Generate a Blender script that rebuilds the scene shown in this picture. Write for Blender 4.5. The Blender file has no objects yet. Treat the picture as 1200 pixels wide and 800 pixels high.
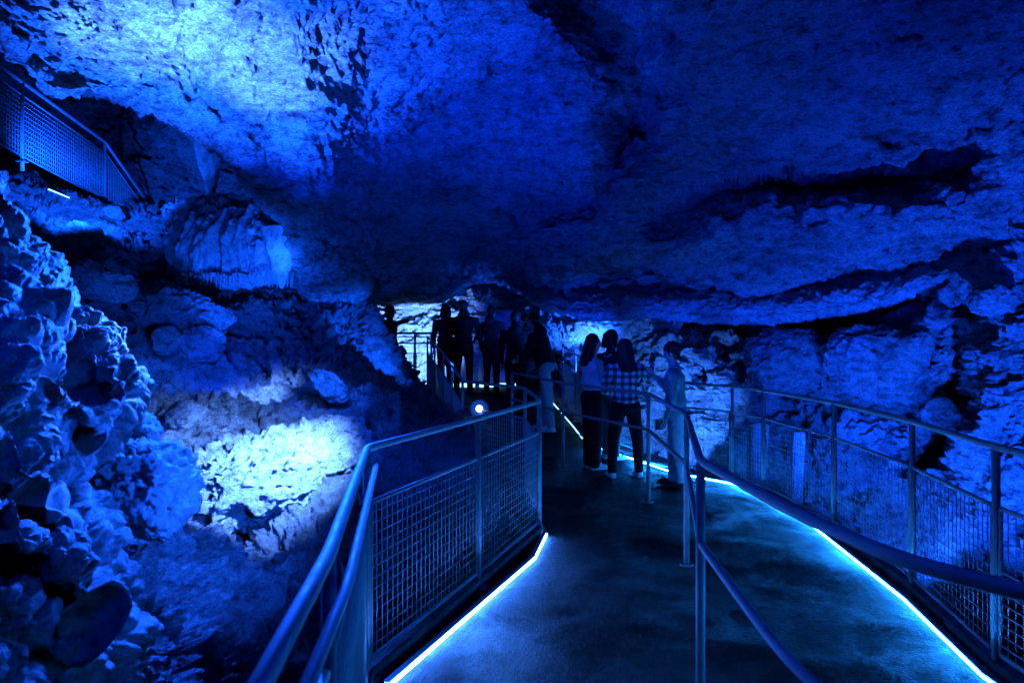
import bpy, bmesh, math, random
import numpy as np
from mathutils import Vector, Matrix, Euler

random.seed(7)
SC = bpy.context.scene
COL = SC.collection
PI = math.pi
EYE = 1.6
F = 800.0

def P(px, py, Y):
    """photo direction + depth -> world point (camera looks along +Y, eye 1.6 m)"""
    return ((px - 600.0) / F * Y, Y, EYE + (400.0 - py) / F * Y)

def floor_z(Y):
    return min(max(0.12 * (Y - 8.5), 0.0), 0.62)

# ------------------------------------------------------------------ noise
def _hash(ix, iy, iz, seed):
    h = (ix.astype(np.uint32) * np.uint32(374761393) + iy.astype(np.uint32) * np.uint32(668265263)
         + iz.astype(np.uint32) * np.uint32(2147483647) + np.uint32(seed * 1274126177 & 0xffffffff))
    h = (h ^ (h >> np.uint32(13))) * np.uint32(1274126177)
    h = (h ^ (h >> np.uint32(16))) * np.uint32(2246822519)
    return h ^ (h >> np.uint32(15))

def perlin(p, seed=0):
    i = np.floor(p).astype(np.int64)
    f = p - i
    u = f * f * f * (f * (f * 6 - 15) + 10)
    res = 0
    for dx in (0, 1):
        wx = u[:, 0] if dx else 1 - u[:, 0]
        for dy in (0, 1):
            wy = u[:, 1] if dy else 1 - u[:, 1]
            for dz in (0, 1):
                wz = u[:, 2] if dz else 1 - u[:, 2]
                h = _hash(i[:, 0] + dx, i[:, 1] + dy, i[:, 2] + dz, seed)
                gx = (h & np.uint32(1023)).astype(np.float64) / 511.5 - 1
                gy = ((h >> np.uint32(10)) & np.uint32(1023)).astype(np.float64) / 511.5 - 1
                gz = ((h >> np.uint32(20)) & np.uint32(1023)).astype(np.float64) / 511.5 - 1
                res = res + wx * wy * wz * (gx * (f[:, 0] - dx) + gy * (f[:, 1] - dy) + gz * (f[:, 2] - dz))
    return res * 1.1

def fbm(p, freq, octs, seed=0, gain=0.5, kind='fbm', stretch=(1, 1, 1)):
    q = p * np.array(stretch) * freq
    a = 1.0
    out = np.zeros(len(p))
    for o in range(octs):
        n = perlin(q + 17.3 * o, seed + o)
        if kind == 'ridge':
            n = 0.5 - np.abs(n) * 1.8
        elif kind == 'billow':
            n = np.abs(n) * 1.8 - 0.4
        out += a * n
        a *= gain
        q = q * 2.03
    return out

def worley(p, freq, seed=0, stretch=(1, 1, 1)):
    q = p * np.array(stretch) * freq
    i = np.floor(q).astype(np.int64)
    f = q - i
    f1 = np.full(len(p), 9.0)
    f2 = np.full(len(p), 9.0)
    for dx in (-1, 0, 1):
        for dy in (-1, 0, 1):
            for dz in (-1, 0, 1):
                h = _hash(i[:, 0] + dx, i[:, 1] + dy, i[:, 2] + dz, seed)
                ox = (h & np.uint32(1023)) / 1023.0
                oy = ((h >> np.uint32(10)) & np.uint32(1023)) / 1023.0
                oz = ((h >> np.uint32(20)) & np.uint32(1023)) / 1023.0
                d = np.sqrt((dx + ox - f[:, 0]) ** 2 + (dy + oy - f[:, 1]) ** 2 + (dz + oz - f[:, 2]) ** 2)
                f2 = np.minimum(np.maximum(f1, d), f2)
                f1 = np.minimum(f1, d)
    return f1, f2

# ------------------------------------------------------------------ tagging
def tag(o, label=None, cat=None, group=None, kind=None):
    if label: o['label'] = label
    if cat: o['category'] = cat
    if group: o['group'] = group
    if kind: o['kind'] = kind
    return o

def empty(name, loc, label, cat, rz=0, group=None):
    o = bpy.data.objects.new(name, None)
    o.empty_display_size = 0.2
    COL.objects.link(o)
    o.location = loc
    o.rotation_euler = (0, 0, rz)
    return tag(o, label, cat, group)

def link(name, me, mat, parent=None):
    o = bpy.data.objects.new(name, me)
    COL.objects.link(o)
    if mat is not None:
        me.materials.append(mat)
    if parent is not None:
        o.parent = parent
    return o

# ------------------------------------------------------------------ materials
def new_mat(name):
    m = bpy.data.materials.new(name)
    m.use_nodes = True
    nt = m.node_tree
    for n in list(nt.nodes):
        if n.type != 'OUTPUT_MATERIAL':
            nt.nodes.remove(n)
    out = [n for n in nt.nodes if n.type == 'OUTPUT_MATERIAL'][0]
    b = nt.nodes.new('ShaderNodeBsdfPrincipled')
    nt.links.new(b.outputs[0], out.inputs[0])
    return m, nt, b

def N(nt, typ, **kw):
    n = nt.nodes.new(typ)
    for k, v in kw.items():
        if k in n.inputs.keys():
            n.inputs[k].default_value = v
        else:
            setattr(n, k, v)
    return n

def ramp(nt, src, stops):
    r = nt.nodes.new('ShaderNodeValToRGB')
    els = r.color_ramp.elements
    while len(els) < len(stops):
        els.new(0.5)
    for e, (p, c) in zip(els, stops):
        e.position = p
        e.color = (c[0], c[1], c[2], 1) if isinstance(c, (tuple, list)) else (c, c, c, 1)
    nt.links.new(src, r.inputs[0])
    return r

def rock_mat(name, dark, light, scale=1.0, stretch=(1, 1, 1), rough=0.75, bump=0.06, pits=0.5, grain=0.5, spec=0.3):
    m, nt, b = new_mat(name)
    L = nt.links.new
    tc = N(nt, 'ShaderNodeTexCoord')
    mp = N(nt, 'ShaderNodeMapping')
    mp.inputs['Scale'].default_value = tuple(s * scale for s in stretch)
    L(tc.outputs['Object'], mp.inputs[0])
    n1 = N(nt, 'ShaderNodeTexNoise', Scale=1.3, Detail=8.0, Roughness=0.68, Distortion=0.6)
    n2 = N(nt, 'ShaderNodeTexNoise', Scale=7.0, Detail=9.0, Roughness=0.72, Distortion=0.3)
    n3 = N(nt, 'ShaderNodeTexNoise', Scale=34.0, Detail=5.0, Roughness=0.7)
    v1 = N(nt, 'ShaderNodeTexVoronoi', Scale=9.0)
    v1.inputs['Randomness'].default_value = 1.0
    dist = N(nt, 'ShaderNodeVectorMath', operation='ADD')
    for n in (n1, n2, n3):
        L(mp.outputs[0], n.inputs['Vector'])
    L(mp.outputs[0], dist.inputs[0]); L(n2.outputs['Color'], dist.inputs[1])
    L(dist.outputs[0], v1.inputs['Vector'])
    mixf = N(nt, 'ShaderNodeMath', operation='MULTIPLY_ADD')
    L(n2.outputs['Fac'], mixf.inputs[0]); mixf.inputs[1].default_value = 0.6
    s1 = N(nt, 'ShaderNodeMath', operation='MULTIPLY'); L(n1.outputs['Fac'], s1.inputs[0]); s1.inputs[1].default_value = 0.5
    L(s1.outputs[0], mixf.inputs[2])
    cr = ramp(nt, mixf.outputs[0], [(0.42, dark), (0.62, light)])
    # pits: sparse dark hollows
    pr = ramp(nt, n2.outputs['Fac'], [(0.30, 1 - pits), (0.46, 1.0)])
    gr = ramp(nt, n3.outputs['Fac'], [(0.36, 1 - grain), (0.6, 1.0)])
    m1 = N(nt, 'ShaderNodeMix', data_type='RGBA', blend_type='MULTIPLY'); m1.inputs[0].default_value = 1
    L(cr.outputs[0], m1.inputs[6]); L(pr.outputs[0], m1.inputs[7])
    m2 = N(nt, 'ShaderNodeMix', data_type='RGBA', blend_type='MULTIPLY'); m2.inputs[0].default_value = 1
    L(m1.outputs[2], m2.inputs[6]); L(gr.outputs[0], m2.inputs[7])
    L(m2.outputs[2], b.inputs['Base Color'])
    # bump
    h1 = N(nt, 'ShaderNodeMath', operation='MULTIPLY_ADD'); L(n2.outputs['Fac'], h1.inputs[0]); h1.inputs[1].default_value = 1.0
    h2 = N(nt, 'ShaderNodeMath', operation='MULTIPLY'); L(n3.outputs['Fac'], h2.inputs[0]); h2.inputs[1].default_value = 0.35
    L(h2.outputs[0], h1.inputs[2])
    h3 = N(nt, 'ShaderNodeMath', operation='MULTIPLY_ADD'); L(v1.outputs['Distance'], h3.inputs[0]); h3.inputs[1].default_value = 0.5
    L(h1.outputs[0], h3.inputs[2])
    bp = N(nt, 'ShaderNodeBump', Strength=1.0, Distance=bump)
    L(h3.outputs[0], bp.inputs['Height']); L(bp.outputs[0], b.inputs['Normal'])
    b.inputs['Roughness'].default_value = rough
    b.inputs['Specular IOR Level'].default_value = spec
    return m

M = {}
M['ceil'] = rock_mat('limestone_ceiling', (0.04, 0.04, 0.04), (0.60, 0.60, 0.59), 1.3, (0.7, 1, 2.2), 0.85, 0.12, 0.85, 0.75)
M['wall'] = rock_mat('limestone_wall', (0.05, 0.05, 0.05), (0.5, 0.5, 0.49), 1.25, (1, 1, 1.8), 0.75, 0.11, 0.85, 0.65)
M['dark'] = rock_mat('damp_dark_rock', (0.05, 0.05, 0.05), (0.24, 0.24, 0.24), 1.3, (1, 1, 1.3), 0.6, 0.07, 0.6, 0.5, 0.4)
M['flow'] = rock_mat('flowstone', (0.16, 0.16, 0.16), (0.46, 0.46, 0.45), 1.2, (1, 1, 0.5), 0.5, 0.035, 0.45, 0.3, 0.45)
M['mound'] = rock_mat('smooth_flowstone', (0.06, 0.06, 0.06), (0.44, 0.44, 0.43), 1.3, (1, 1, 0.8), 0.55, 0.035, 0.6, 0.3, 0.4)
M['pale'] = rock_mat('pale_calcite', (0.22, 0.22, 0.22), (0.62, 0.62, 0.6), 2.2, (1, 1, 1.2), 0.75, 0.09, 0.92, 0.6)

def metal_mat(name, col, rough, metallic=0.7):
    m, nt, b = new_mat(name)
    tc = N(nt, 'ShaderNodeTexCoord')
    n = N(nt, 'ShaderNodeTexNoise', Scale=14.0, Detail=6.0, Roughness=0.7)
    nt.links.new(tc.outputs['Object'], n.inputs['Vector'])
    r = ramp(nt, n.outputs['Fac'], [(0.3, rough - 0.12), (0.7, rough + 0.15)])
    nt.links.new(r.outputs[0], b.inputs['Roughness'])
    c = ramp(nt, n.outputs['Fac'], [(0.35, tuple(x * 0.65 for x in col)), (0.6, col)])
    nt.links.new(c.outputs[0], b.inputs['Base Color'])
    b.inputs['Metallic'].default_value = metallic
    return m
M['steel'] = metal_mat('painted_steel', (0.24, 0.245, 0.25), 0.66, 0.3)
M['wire'] = metal_mat('galvanised_wire', (0.36, 0.36, 0.37), 0.6, 0.3)

def plain(name, col, rough=0.8, var=0.3, scale=20.0, sheen=0.0):
    m, nt, b = new_mat(name)
    tc = N(nt, 'ShaderNodeTexCoord')
    n = N(nt, 'ShaderNodeTexNoise', Scale=scale, Detail=5.0, Roughness=0.6)
    nt.links.new(tc.outputs['Object'], n.inputs['Vector'])
    c = ramp(nt, n.outputs['Fac'], [(0.35, tuple(x * (1 - var) for x in col)), (0.65, col)])
    nt.links.new(c.outputs[0], b.inputs['Base Color'])
    bp = N(nt, 'ShaderNodeBump', Strength=0.5, Distance=0.01)
    nt.links.new(n.outputs['Fac'], bp.inputs['Height']); nt.links.new(bp.outputs[0], b.inputs['Normal'])
    b.inputs['Roughness'].default_value = rough
    b.inputs['Specular IOR Level'].default_value = 0.1
    return m
M['skin'] = plain('skin', (0.36, 0.27, 0.23), 0.5, 0.1)
M['hair'] = plain('dark_hair', (0.02, 0.018, 0.016), 0.45, 0.5, 60)
M['black'] = plain('black_cloth', (0.009, 0.009, 0.010), 0.9, 0.3)
M['navy'] = plain('navy_cloth', (0.022, 0.022, 0.025), 0.9, 0.3)
M['denim'] = plain('light_denim', (0.34, 0.36, 0.40), 0.9, 0.35, 25)
M['jacket'] = plain('washed_denim_jacket', (0.24, 0.25, 0.27), 0.95, 0.4, 22)
M['grey'] = plain('grey_cloth', (0.16, 0.16, 0.17), 0.9, 0.3)
M['white'] = plain('white_leather', (0.7, 0.7, 0.7), 0.5, 0.15)
M['paleshirt'] = plain('pale_cotton', (0.5, 0.5, 0.5), 0.9, 0.2)
M['plastic'] = plain('black_plastic', (0.03, 0.03, 0.03), 0.4, 0.2)
M['concrete'] = plain('cast_concrete', (0.16, 0.16, 0.16), 0.9, 0.45, 9)

def plaid_mat():
    m, nt, b = new_mat('plaid_flannel')
    L = nt.links.new
    tc = N(nt, 'ShaderNodeTexCoord'); sp = N(nt, 'ShaderNodeSeparateXYZ')
    L(tc.outputs['Object'], sp.inputs[0])
    def stripes(out, per, ph=0.0):
        a = N(nt, 'ShaderNodeMath', operation='MULTIPLY_ADD'); L(out, a.inputs[0]); a.inputs[1].default_value = 1 / per; a.inputs[2].default_value = 5 + ph
        fr = N(nt, 'ShaderNodeMath', operation='FRACT'); L(a.outputs[0], fr.inputs[0])
        g = N(nt, 'ShaderNodeMath', operation='GREATER_THAN'); L(fr.outputs[0], g.inputs[0]); g.inputs[1].default_value = 0.5
        return g
    sx = stripes(sp.outputs['X'], 0.085); sz = stripes(sp.outputs['Z'], 0.085, 0.3)
    ad = N(nt, 'ShaderNodeMath', operation='ADD'); L(sx.outputs[0], ad.inputs[0]); L(sz.outputs[0], ad.inputs[1])
    h = N(nt, 'ShaderNodeMath', operation='MULTIPLY'); L(ad.outputs[0], h.inputs[0]); h.inputs[1].default_value = 0.5
    c = ramp(nt, h.outputs[0], [(0.0, (0.018, 0.018, 0.02)), (0.5, (0.10, 0.10, 0.11)), (1.0, (0.42, 0.42, 0.44))])
    L(c.outputs[0], b.inputs['Base Color'])
    b.inputs['Roughness'].default_value = 0.95
    return m
M['plaid'] = plaid_mat()

def floor_mat():
    m, nt, b = new_mat('worn_wet_walkway')
    L = nt.links.new
    tc = N(nt, 'ShaderNodeTexCoord')
    n1 = N(nt, 'ShaderNodeTexNoise', Scale=1.6, Detail=8.0, Roughness=0.7, Distortion=0.8)
    n2 = N(nt, 'ShaderNodeTexNoise', Scale=26.0, Detail=7.0, Roughness=0.8)
    n3 = N(nt, 'ShaderNodeTexNoise', Scale=6.0, Detail=6.0, Roughness=0.7)
    v = N(nt, 'ShaderNodeTexVoronoi', Scale=85.0)
    for n in (n1, n2, n3, v): L(tc.outputs['Object'], n.inputs['Vector'])
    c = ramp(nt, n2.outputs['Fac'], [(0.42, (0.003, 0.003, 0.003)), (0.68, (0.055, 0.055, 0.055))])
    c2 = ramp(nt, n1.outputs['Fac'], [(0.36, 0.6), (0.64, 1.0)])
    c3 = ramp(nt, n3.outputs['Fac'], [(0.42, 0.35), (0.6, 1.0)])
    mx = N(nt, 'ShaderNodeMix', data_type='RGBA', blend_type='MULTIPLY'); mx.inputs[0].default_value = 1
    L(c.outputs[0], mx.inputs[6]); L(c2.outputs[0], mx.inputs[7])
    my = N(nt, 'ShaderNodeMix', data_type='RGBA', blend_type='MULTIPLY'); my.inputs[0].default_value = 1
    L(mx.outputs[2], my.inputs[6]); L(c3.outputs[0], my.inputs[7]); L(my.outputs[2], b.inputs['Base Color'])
    r = ramp(nt, n1.outputs['Fac'], [(0.40, 0.5), (0.62, 0.85)])
    L(r.outputs[0], b.inputs['Roughness'])
    h = N(nt, 'ShaderNodeMath', operation='MULTIPLY_ADD'); L(v.outputs['Distance'], h.inputs[0]); h.inputs[1].default_value = 0.5
    L(n2.outputs['Fac'], h.inputs[2])
    h2 = N(nt, 'ShaderNodeMath', operation='MULTIPLY_ADD'); L(n3.outputs['Fac'], h2.inputs[0]); h2.inputs[1].default_value = 1.2
    L(h.outputs[0], h2.inputs[2])
    bp = N(nt, 'ShaderNodeBump', Strength=1.0, Distance=0.05); L(h2.outputs[0], bp.inputs['Height']); L(bp.outputs[0], b.inputs['Normal'])
    b.inputs['Specular IOR Level'].default_value = 0.1
    return m
M['floor'] = floor_mat()

def emit(name, col, s):
    m = bpy.data.materials.new(name); m.use_nodes = True
    nt = m.node_tree
    for n in list(nt.nodes):
        if n.type != 'OUTPUT_MATERIAL': nt.nodes.remove(n)
    e = nt.nodes.new('ShaderNodeEmission'); e.inputs[0].default_value = (*col, 1); e.inputs[1].default_value = s
    nt.links.new(e.outputs[0], [n for n in nt.nodes if n.type == 'OUTPUT_MATERIAL'][0].inputs[0])
    return m
M['led_l'] = emit('led_strip_white_blue', (0.035, 0.19, 1.0), 470)
M['led_r'] = emit('led_strip_cyan_blue', (0.010, 0.22, 1.0), 340)
M['led_b'] = emit('led_strip_far', (0.22, 0.6, 1.0), 3.5)
M['bulb'] = emit('lamp_bulb', (0.4, 0.6, 1.0), 14)

# ------------------------------------------------------------------ surfaces
def catmull(A, n):
    """resample A (k, ...) along axis 0 to n samples with Catmull-Rom"""
    k = len(A)
    t = np.linspace(0, k - 1, n)
    i = np.clip(np.floor(t).astype(int), 0, k - 2)
    f = (t - i).reshape((-1,) + (1,) * (A.ndim - 1))
    g = lambda j: A[np.clip(j, 0, k - 1)]
    p0 = np.where((i - 1 < 0).reshape(f.shape), 2 * g(i) - g(i + 1), g(i - 1))
    p3 = np.where((i + 2 > k - 1).reshape(f.shape), 2 * g(i + 1) - g(i), g(i + 2))
    p1, p2 = g(i), g(i + 1)
    return 0.5 * ((2 * p1) + (-p0 + p2) * f + (2 * p0 - 5 * p1 + 4 * p2 - p3) * f ** 2 + (-p0 + 3 * p1 - 3 * p2 + p3) * f ** 3)

def seg_dist(px, py, pts):
    d = np.full(px.shape, 1e9)
    for (ax, ay), (bx, by) in zip(pts[:-1], pts[1:]):
        vx, vy = bx - ax, by - ay
        t = np.clip(((px - ax) * vx + (py - ay) * vy) / (vx * vx + vy * vy + 1e-9), 0, 1)
        d = np.minimum(d, np.hypot(px - ax - t * vx, py - ay - t * vy))
    return d

def grid_normals(G):
    du = np.gradient(G, axis=1); dv = np.gradient(G, axis=0)
    n = np.cross(du, dv)
    n /= np.linalg.norm(n, axis=2, keepdims=True) + 1e-12
    return n

def grid_mesh(name, G):
    nv, nu = G.shape[:2]
    me = bpy.data.meshes.new(name)
    idx = np.arange(nv * nu).reshape(nv, nu)
    q = np.stack([idx[:-1, :-1], idx[:-1, 1:], idx[1:, 1:], idx[1:, :-1]], -1).reshape(-1, 4)
    me.vertices.add(nv * nu); me.vertices.foreach_set('co', G.reshape(-1).astype(np.float32))
    me.loops.add(q.size); me.loops.foreach_set('vertex_index', q.reshape(-1).astype(np.int32))
    me.polygons.add(len(q)); me.polygons.foreach_set('loop_start', (np.arange(len(q)) * 4).astype(np.int32))
    me.polygons.foreach_set('use_smooth', np.ones(len(q), dtype=bool))
    me.update(calc_edges=True)
    return me

def sheet(name, rows, nu, nv, mat, disp, carve=(), seed=0):
    R = np.array(rows, dtype=float)                # (rows, cols, 3) of px,py,Y
    W = np.stack(P(R[..., 0], R[..., 1], R[..., 2]), -1)
    W = catmull(W, nv)
    W = catmull(W.transpose(1, 0, 2), nu).transpose(1, 0, 2)
    if carve:
        Y = np.maximum(W[..., 1], 0.3)
        px = 600 + W[..., 0] / Y * F; py = 400 - (W[..., 2] - EYE) / Y * F
        wob = fbm(W.reshape(-1, 3), 1.1, 4, 91 + seed).reshape(px.shape)
        for pts, w, dep in carve:
            d = seg_dist(px, py, pts) * (1 + 0.35 * wob) + 5 * wob
            k = 1 + dep * np.exp(-(d / w) ** 2) / Y
            W = np.where((W[..., 1] > 0.5)[..., None], (W - np.array([0, 0, EYE])) * k[..., None] + np.array([0, 0, EYE]), W)
    n = grid_normals(W)
    # face the camera
    cdir = np.array([0.3, -0.5, EYE]) - W
    sgn = np.sign((n * cdir).sum(-1, keepdims=True)); sgn = np.sign(np.mean(sgn)) or 1
    n = n * sgn
    flat = W.reshape(-1, 3)
    d = disp(flat).reshape(nv, nu, 1)
    W = W + n * d
    return grid_mesh(name, W)

def ss(x):
    t = np.clip(x * 2.2, 0, 1)
    return t * t * (3 - 2 * t)

def disp_rock(big=0.35, mid=0.14, small=0.05, fine=0.015, f=0.5, stretch=(1, 1, 1.6), seed=0, lumps=0.0, lf=2.0, flute=0.0, ff=9.0, pit=0.0, pf=2.2, blocks=0.0, bf=1.4):
    def fn(p):
        wp = p + 0.25 * np.stack([perlin(p * 1.1, seed + 50), perlin(p * 1.1 + 9, seed + 51), perlin(p * 1.1 + 21, seed + 52)], -1)
        d = big * fbm(wp, f, 3, seed, stretch=stretch)
        d += mid * fbm(wp, f * 3.1, 3, seed + 7, kind='ridge', stretch=stretch)
        d += small * fbm(wp, f * 11, 4, seed + 13, kind='billow', stretch=stretch, gain=0.6)
        d += fine * fbm(p, f * 60, 2, seed + 19, kind='billow')
        if blocks:
            f1, f2 = worley(wp, bf, seed + 61, (1, 1, 1.9))
            d += blocks * (ss(f2 - f1) - 0.6)
            f1, f2 = worley(wp, bf * 2.7, seed + 62, (1, 1, 1.7))
            d += blocks * 0.35 * (ss(f2 - f1) - 0.6)
        if pit:
            n = fbm(wp, pf, 4, seed + 41, gain=0.6, stretch=(0.8, 1, 1.5))
            m = np.clip(fbm(wp, 0.35, 2, seed + 45) + 0.75, 0, 1)
            d -= pit * m * np.clip((n - 0.26) * 5, 0, 1)
            n = fbm(wp, pf * 3.1, 3, seed + 47, gain=0.6, stretch=(0.8, 1, 1.4))
            d -= pit * 0.45 * m * np.clip((n - 0.24) * 5, 0, 1)
        if lumps:
            f1, f2 = worley(wp, lf, seed + 3)
            d += lumps * (0.55 - f1)
            f1, f2 = worley(wp, lf * 2.6, seed + 4)
            d += lumps * 0.4 * (0.5 - f1)
        if flute:
            d += flute * fbm(wp, ff, 2, seed + 31, kind='ridge', stretch=(1, 1, 0.12))
        return d
    return fn

def curve(knots, x):
    k = np.array(knots, float)
    return np.interp(x, k[:, 0], k[:, 1])

# ---- main ceiling with the lower slab hanging at right
def build_ceiling():
    px = np.array([-350, -150, -60, 0, 60, 110, 150, 215, 270, 310, 335, 355, 390, 430, 475, 520, 560, 600, 640, 680, 730, 780, 840, 900, 960, 1020, 1080, 1140, 1200, 1280, 1400, 1600], float)
    lip = curve([(-350, -130), (-150, -40), (-60, 10), (0, 45), (60, 106), (150, 112), (215, 128), (270, 165), (310, 215), (335, 262), (355, 306), (390, 326), (430, 336), (520, 328), (580, 322), (615, 338), (660, 334), (780, 328), (900, 330), (960, 326), (1040, 314), (1100, 300), (1200, 264), (1400, 200), (1600, 130)], px)
    lY = curve([(-350, 4.2), (0, 5.2), (150, 6.4), (270, 7.6), (335, 8.8), (390, 10), (430, 11.2), (520, 12), (600, 11.5), (660, 10.2), (780, 9.4), (900, 8.8), (1000, 8.2), (1100, 7.2), (1200, 6.2), (1400, 5), (1600, 4.3)], px)
    tY = curve([(-350, 4.3), (0, 5.0), (300, 5.6), (600, 6.2), (900, 5.8), (1200, 5.0), (1600, 4)], px)
    rows = []
    def k(p, s): return 600 + (p - 600) * s
    rows.append([(k(x, 9), -5600, 0.42) for x in px])
    rows.append([(k(x, 4), -1900, 1.1) for x in px])
    rows.append([(k(x, 1.7), -620, 2.6) for x in px])
    rows.append([(k(x, 1.2), -250, 3.9) for x in px])
    for t in (0.0, 0.16, 0.33, 0.5, 0.66, 0.8, 0.9, 1.0):
        top = np.minimum(-60, lip - 60)
        y = top + (lip - top) * t
        Y = tY + (lY - tY) * t ** 1.1
        # right-hand slab bulges toward the camera below the gap
        g = np.clip((px - 620) / 120, 0, 1) * np.clip((1180 - px) / 120, 0, 1)
        Y = Y - 0.75 * g * math.exp(-((t - 0.86) / 0.12) ** 2)
        rows.append(list(zip(px, y, Y)))
    left = (px < 350) | ((px > 535) & (px < 650))
    rows.append([(x, l + (2 if a else 7), y + (0.9 if a else 0.35)) for x, l, y, a in zip(px, lip, lY, left)])
    rows.append([(x, l + (-6 if a else 20 + 4 * math.sin(x / 40)), y + (1.8 if a else 1.1)) for x, l, y, a in zip(px, lip, lY, left)])
    rows.append([(x, l + (-16 if a else 19), y + (3.0 if a else 2.6)) for x, l, y, a in zip(px, lip, lY, left)])
    rows.append([(x, l + (-26 if a else 22), y + (6.0 if a else 5.5)) for x, l, y, a in zip(px, lip, lY, left)])
    carve = [
        ([(770, 262), (830, 238), (900, 222), (980, 222), (1060, 212), (1140, 196)], 22, 0.75),
        ([(640, -40), (690, 10), (735, 60), (752, 110), (745, 150)], 30, 0.9),
        ([(745, 150), (700, 235), (640, 246)], 12, 0.4),
        ([(1040, 168), (1100, 162), (1160, 150)], 6, 0.15),
        ([(960, 52), (1030, 48), (1080, 40)], 7, 0.15),
        ([(1000, 300), (1070, 280), (1090, 300)], 9, 0.15),
        ([(680, 330), (760, 320), (860, 315)], 10, 0.3),
    ]
    me = sheet('cave_ceiling', rows, 760, 520, M['ceil'], disp_rock(0.32, 0.09, 0.075, 0.02, 0.45, (1, 1, 1.5), 3, pit=0.03, pf=3.4), carve, 1)
    return tag(link('cave_ceiling', me, M['ceil']), kind='structure')
build_ceiling()

def rows_from(pxs, table):
    return [[(x, y, Y) for x, y, Y in zip(pxs, r[0], r[1])] for r in table]

# ---- upper-left alcove
px = [-260, -60, 60, 150, 250, 330, 375, 395]
me = sheet('alcove_wall', rows_from(px, [
    ([-200] * 8, [9, 10, 12, 12, 11.5, 11, 11, 11]),
    ([20] * 8, [11, 13, 14, 14, 13, 12, 12, 12]),
    ([130] * 8, [12, 14, 15, 15, 13.4, 12.2, 12.5, 13]),
    ([165] * 8, [12, 14, 15, 14.6, 12.4, 11.8, 12.5, 13]),
    ([200] * 8, [12, 13.6, 14.6, 14.4, 13, 12, 12.5, 13]),
    ([255] * 8, [11, 12.6, 13.4, 13.2, 12.2, 11.8, 12.2, 13]),
    ([330] * 8, [10, 11.4, 12, 12, 11.8, 11.6, 12, 13]),
    ([420] * 8, [9, 10, 11, 11, 11, 11.4, 12, 13])]), 300, 260, M['wall'],
    disp_rock(0.5, 0.22, 0.08, 0.012, 0.5, (1, 1, 1.8), 11, flute=0.08, ff=3.0), [([(60, 118), (150, 120), (230, 140), (300, 190)], 7, 1.0)])
tag(link('alcove_wall', me, M['wall']), kind='structure')

# ---- left middle slope
px = [-120, 0, 60, 150, 250, 340, 375, 395]
me = sheet('rock_slope', rows_from(px, [
    ([215, 225, 238, 262, 290, 335, 350, 360], [13, 13, 13, 12.8, 12.6, 12.5, 12.5, 12.5]),
    ([200, 208, 222, 246, 275, 322, 340, 350], [11, 11.4, 11.6, 11.4, 11.4, 11.5, 11.8, 12]),
    ([250, 255, 270, 300, 325, 340, 352, 370], [8.5, 9.2, 9.8, 10, 10.6, 11, 11, 11]),
    ([330, 330, 342, 362, 380, 388, 392, 400], [7, 7.4, 8.2, 8.8, 9.6, 9.8, 10, 10]),
    ([400, 400, 410, 426, 440, 440, 442, 450], [5.8, 6.2, 6.9, 7.5, 8.1, 8.3, 8.6, 9]),
    ([480, 480, 490, 484, 468, 470, 480, 490], [5, 5.4, 6, 6.6, 7.3, 7.3, 7.4, 7.8]),
    ([560, 560, 565, 560, 545, 550, 560, 570], [4.6, 4.8, 5, 5.4, 6, 6.2, 6.4, 6.6]),
    ([640] * 8, [4.2, 4.3, 4.5, 4.8, 5.4, 5.6, 5.8, 6])]), 420, 380, M['wall'],
    disp_rock(0.3, 0.12, 0.09, 0.014, 0.8, (1, 1, 1.5), 21, lumps=0.32, lf=1.4, pit=0.08))
tag(link('rock_slope', me, M['wall']), kind='structure')

# ---- centre ridge running down behind the left fence
me = sheet('rock_ridge', [
    [(330, 350, 13), (400, 365, 13), (440, 395, 12.9), (472, 440, 12.4), (505, 480, 11.2), (540, 500, 9.8), (575, 520, 8.6)],
    [(335, 322, 11.6), (398, 336, 11.6), (432, 362, 11.6), (462, 412, 11.3), (492, 455, 10.6), (525, 484, 9.2), (560, 500, 8.2)],
    [(325, 350, 10.6), (380, 374, 10.3), (412, 402, 10.2), (442, 440, 10), (474, 478, 9.3), (515, 502, 8.2), (552, 520, 7.4)],
    [(320, 400, 9), (366, 424, 8.6), (404, 440, 8.4), (442, 470, 8.2), (485, 500, 7.7), (530, 524, 7.0), (570, 545, 6.6)],
    [(322, 440, 7.8), (368, 452, 7.2), (408, 466, 7), (452, 494, 6.8), (505, 530, 6.4), (550, 560, 6.0), (590, 590, 5.9)],
    [(318, 480, 6.8), (366, 488, 6.2), (416, 506, 6), (465, 545, 5.8), (515, 590, 5.5), (565, 625, 5.4), (600, 645, 5.5)],
    [(300, 560, 5.5), (366, 570, 5.2), (425, 590, 5), (474, 640, 4.9), (520, 680, 4.8), (560, 715, 4.8), (590, 740, 5)],
    [(300, 680, 4.6), (366, 700, 4.4), (425, 720, 4.2), (474, 760, 4.2), (520, 800, 4.2), (560, 830, 4.2), (590, 860, 4.3)],
    [(300, 900, 3.6), (366, 920, 3.6), (425, 950, 3.6), (474, 980, 3.6), (520, 1000, 3.6), (560, 1020, 3.6), (590, 1030, 3.6)]],
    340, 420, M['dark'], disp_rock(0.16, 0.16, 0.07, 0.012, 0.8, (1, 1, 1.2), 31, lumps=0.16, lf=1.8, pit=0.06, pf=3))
tag(link('rock_ridge', me, M['dark']), kind='structure')

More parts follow.
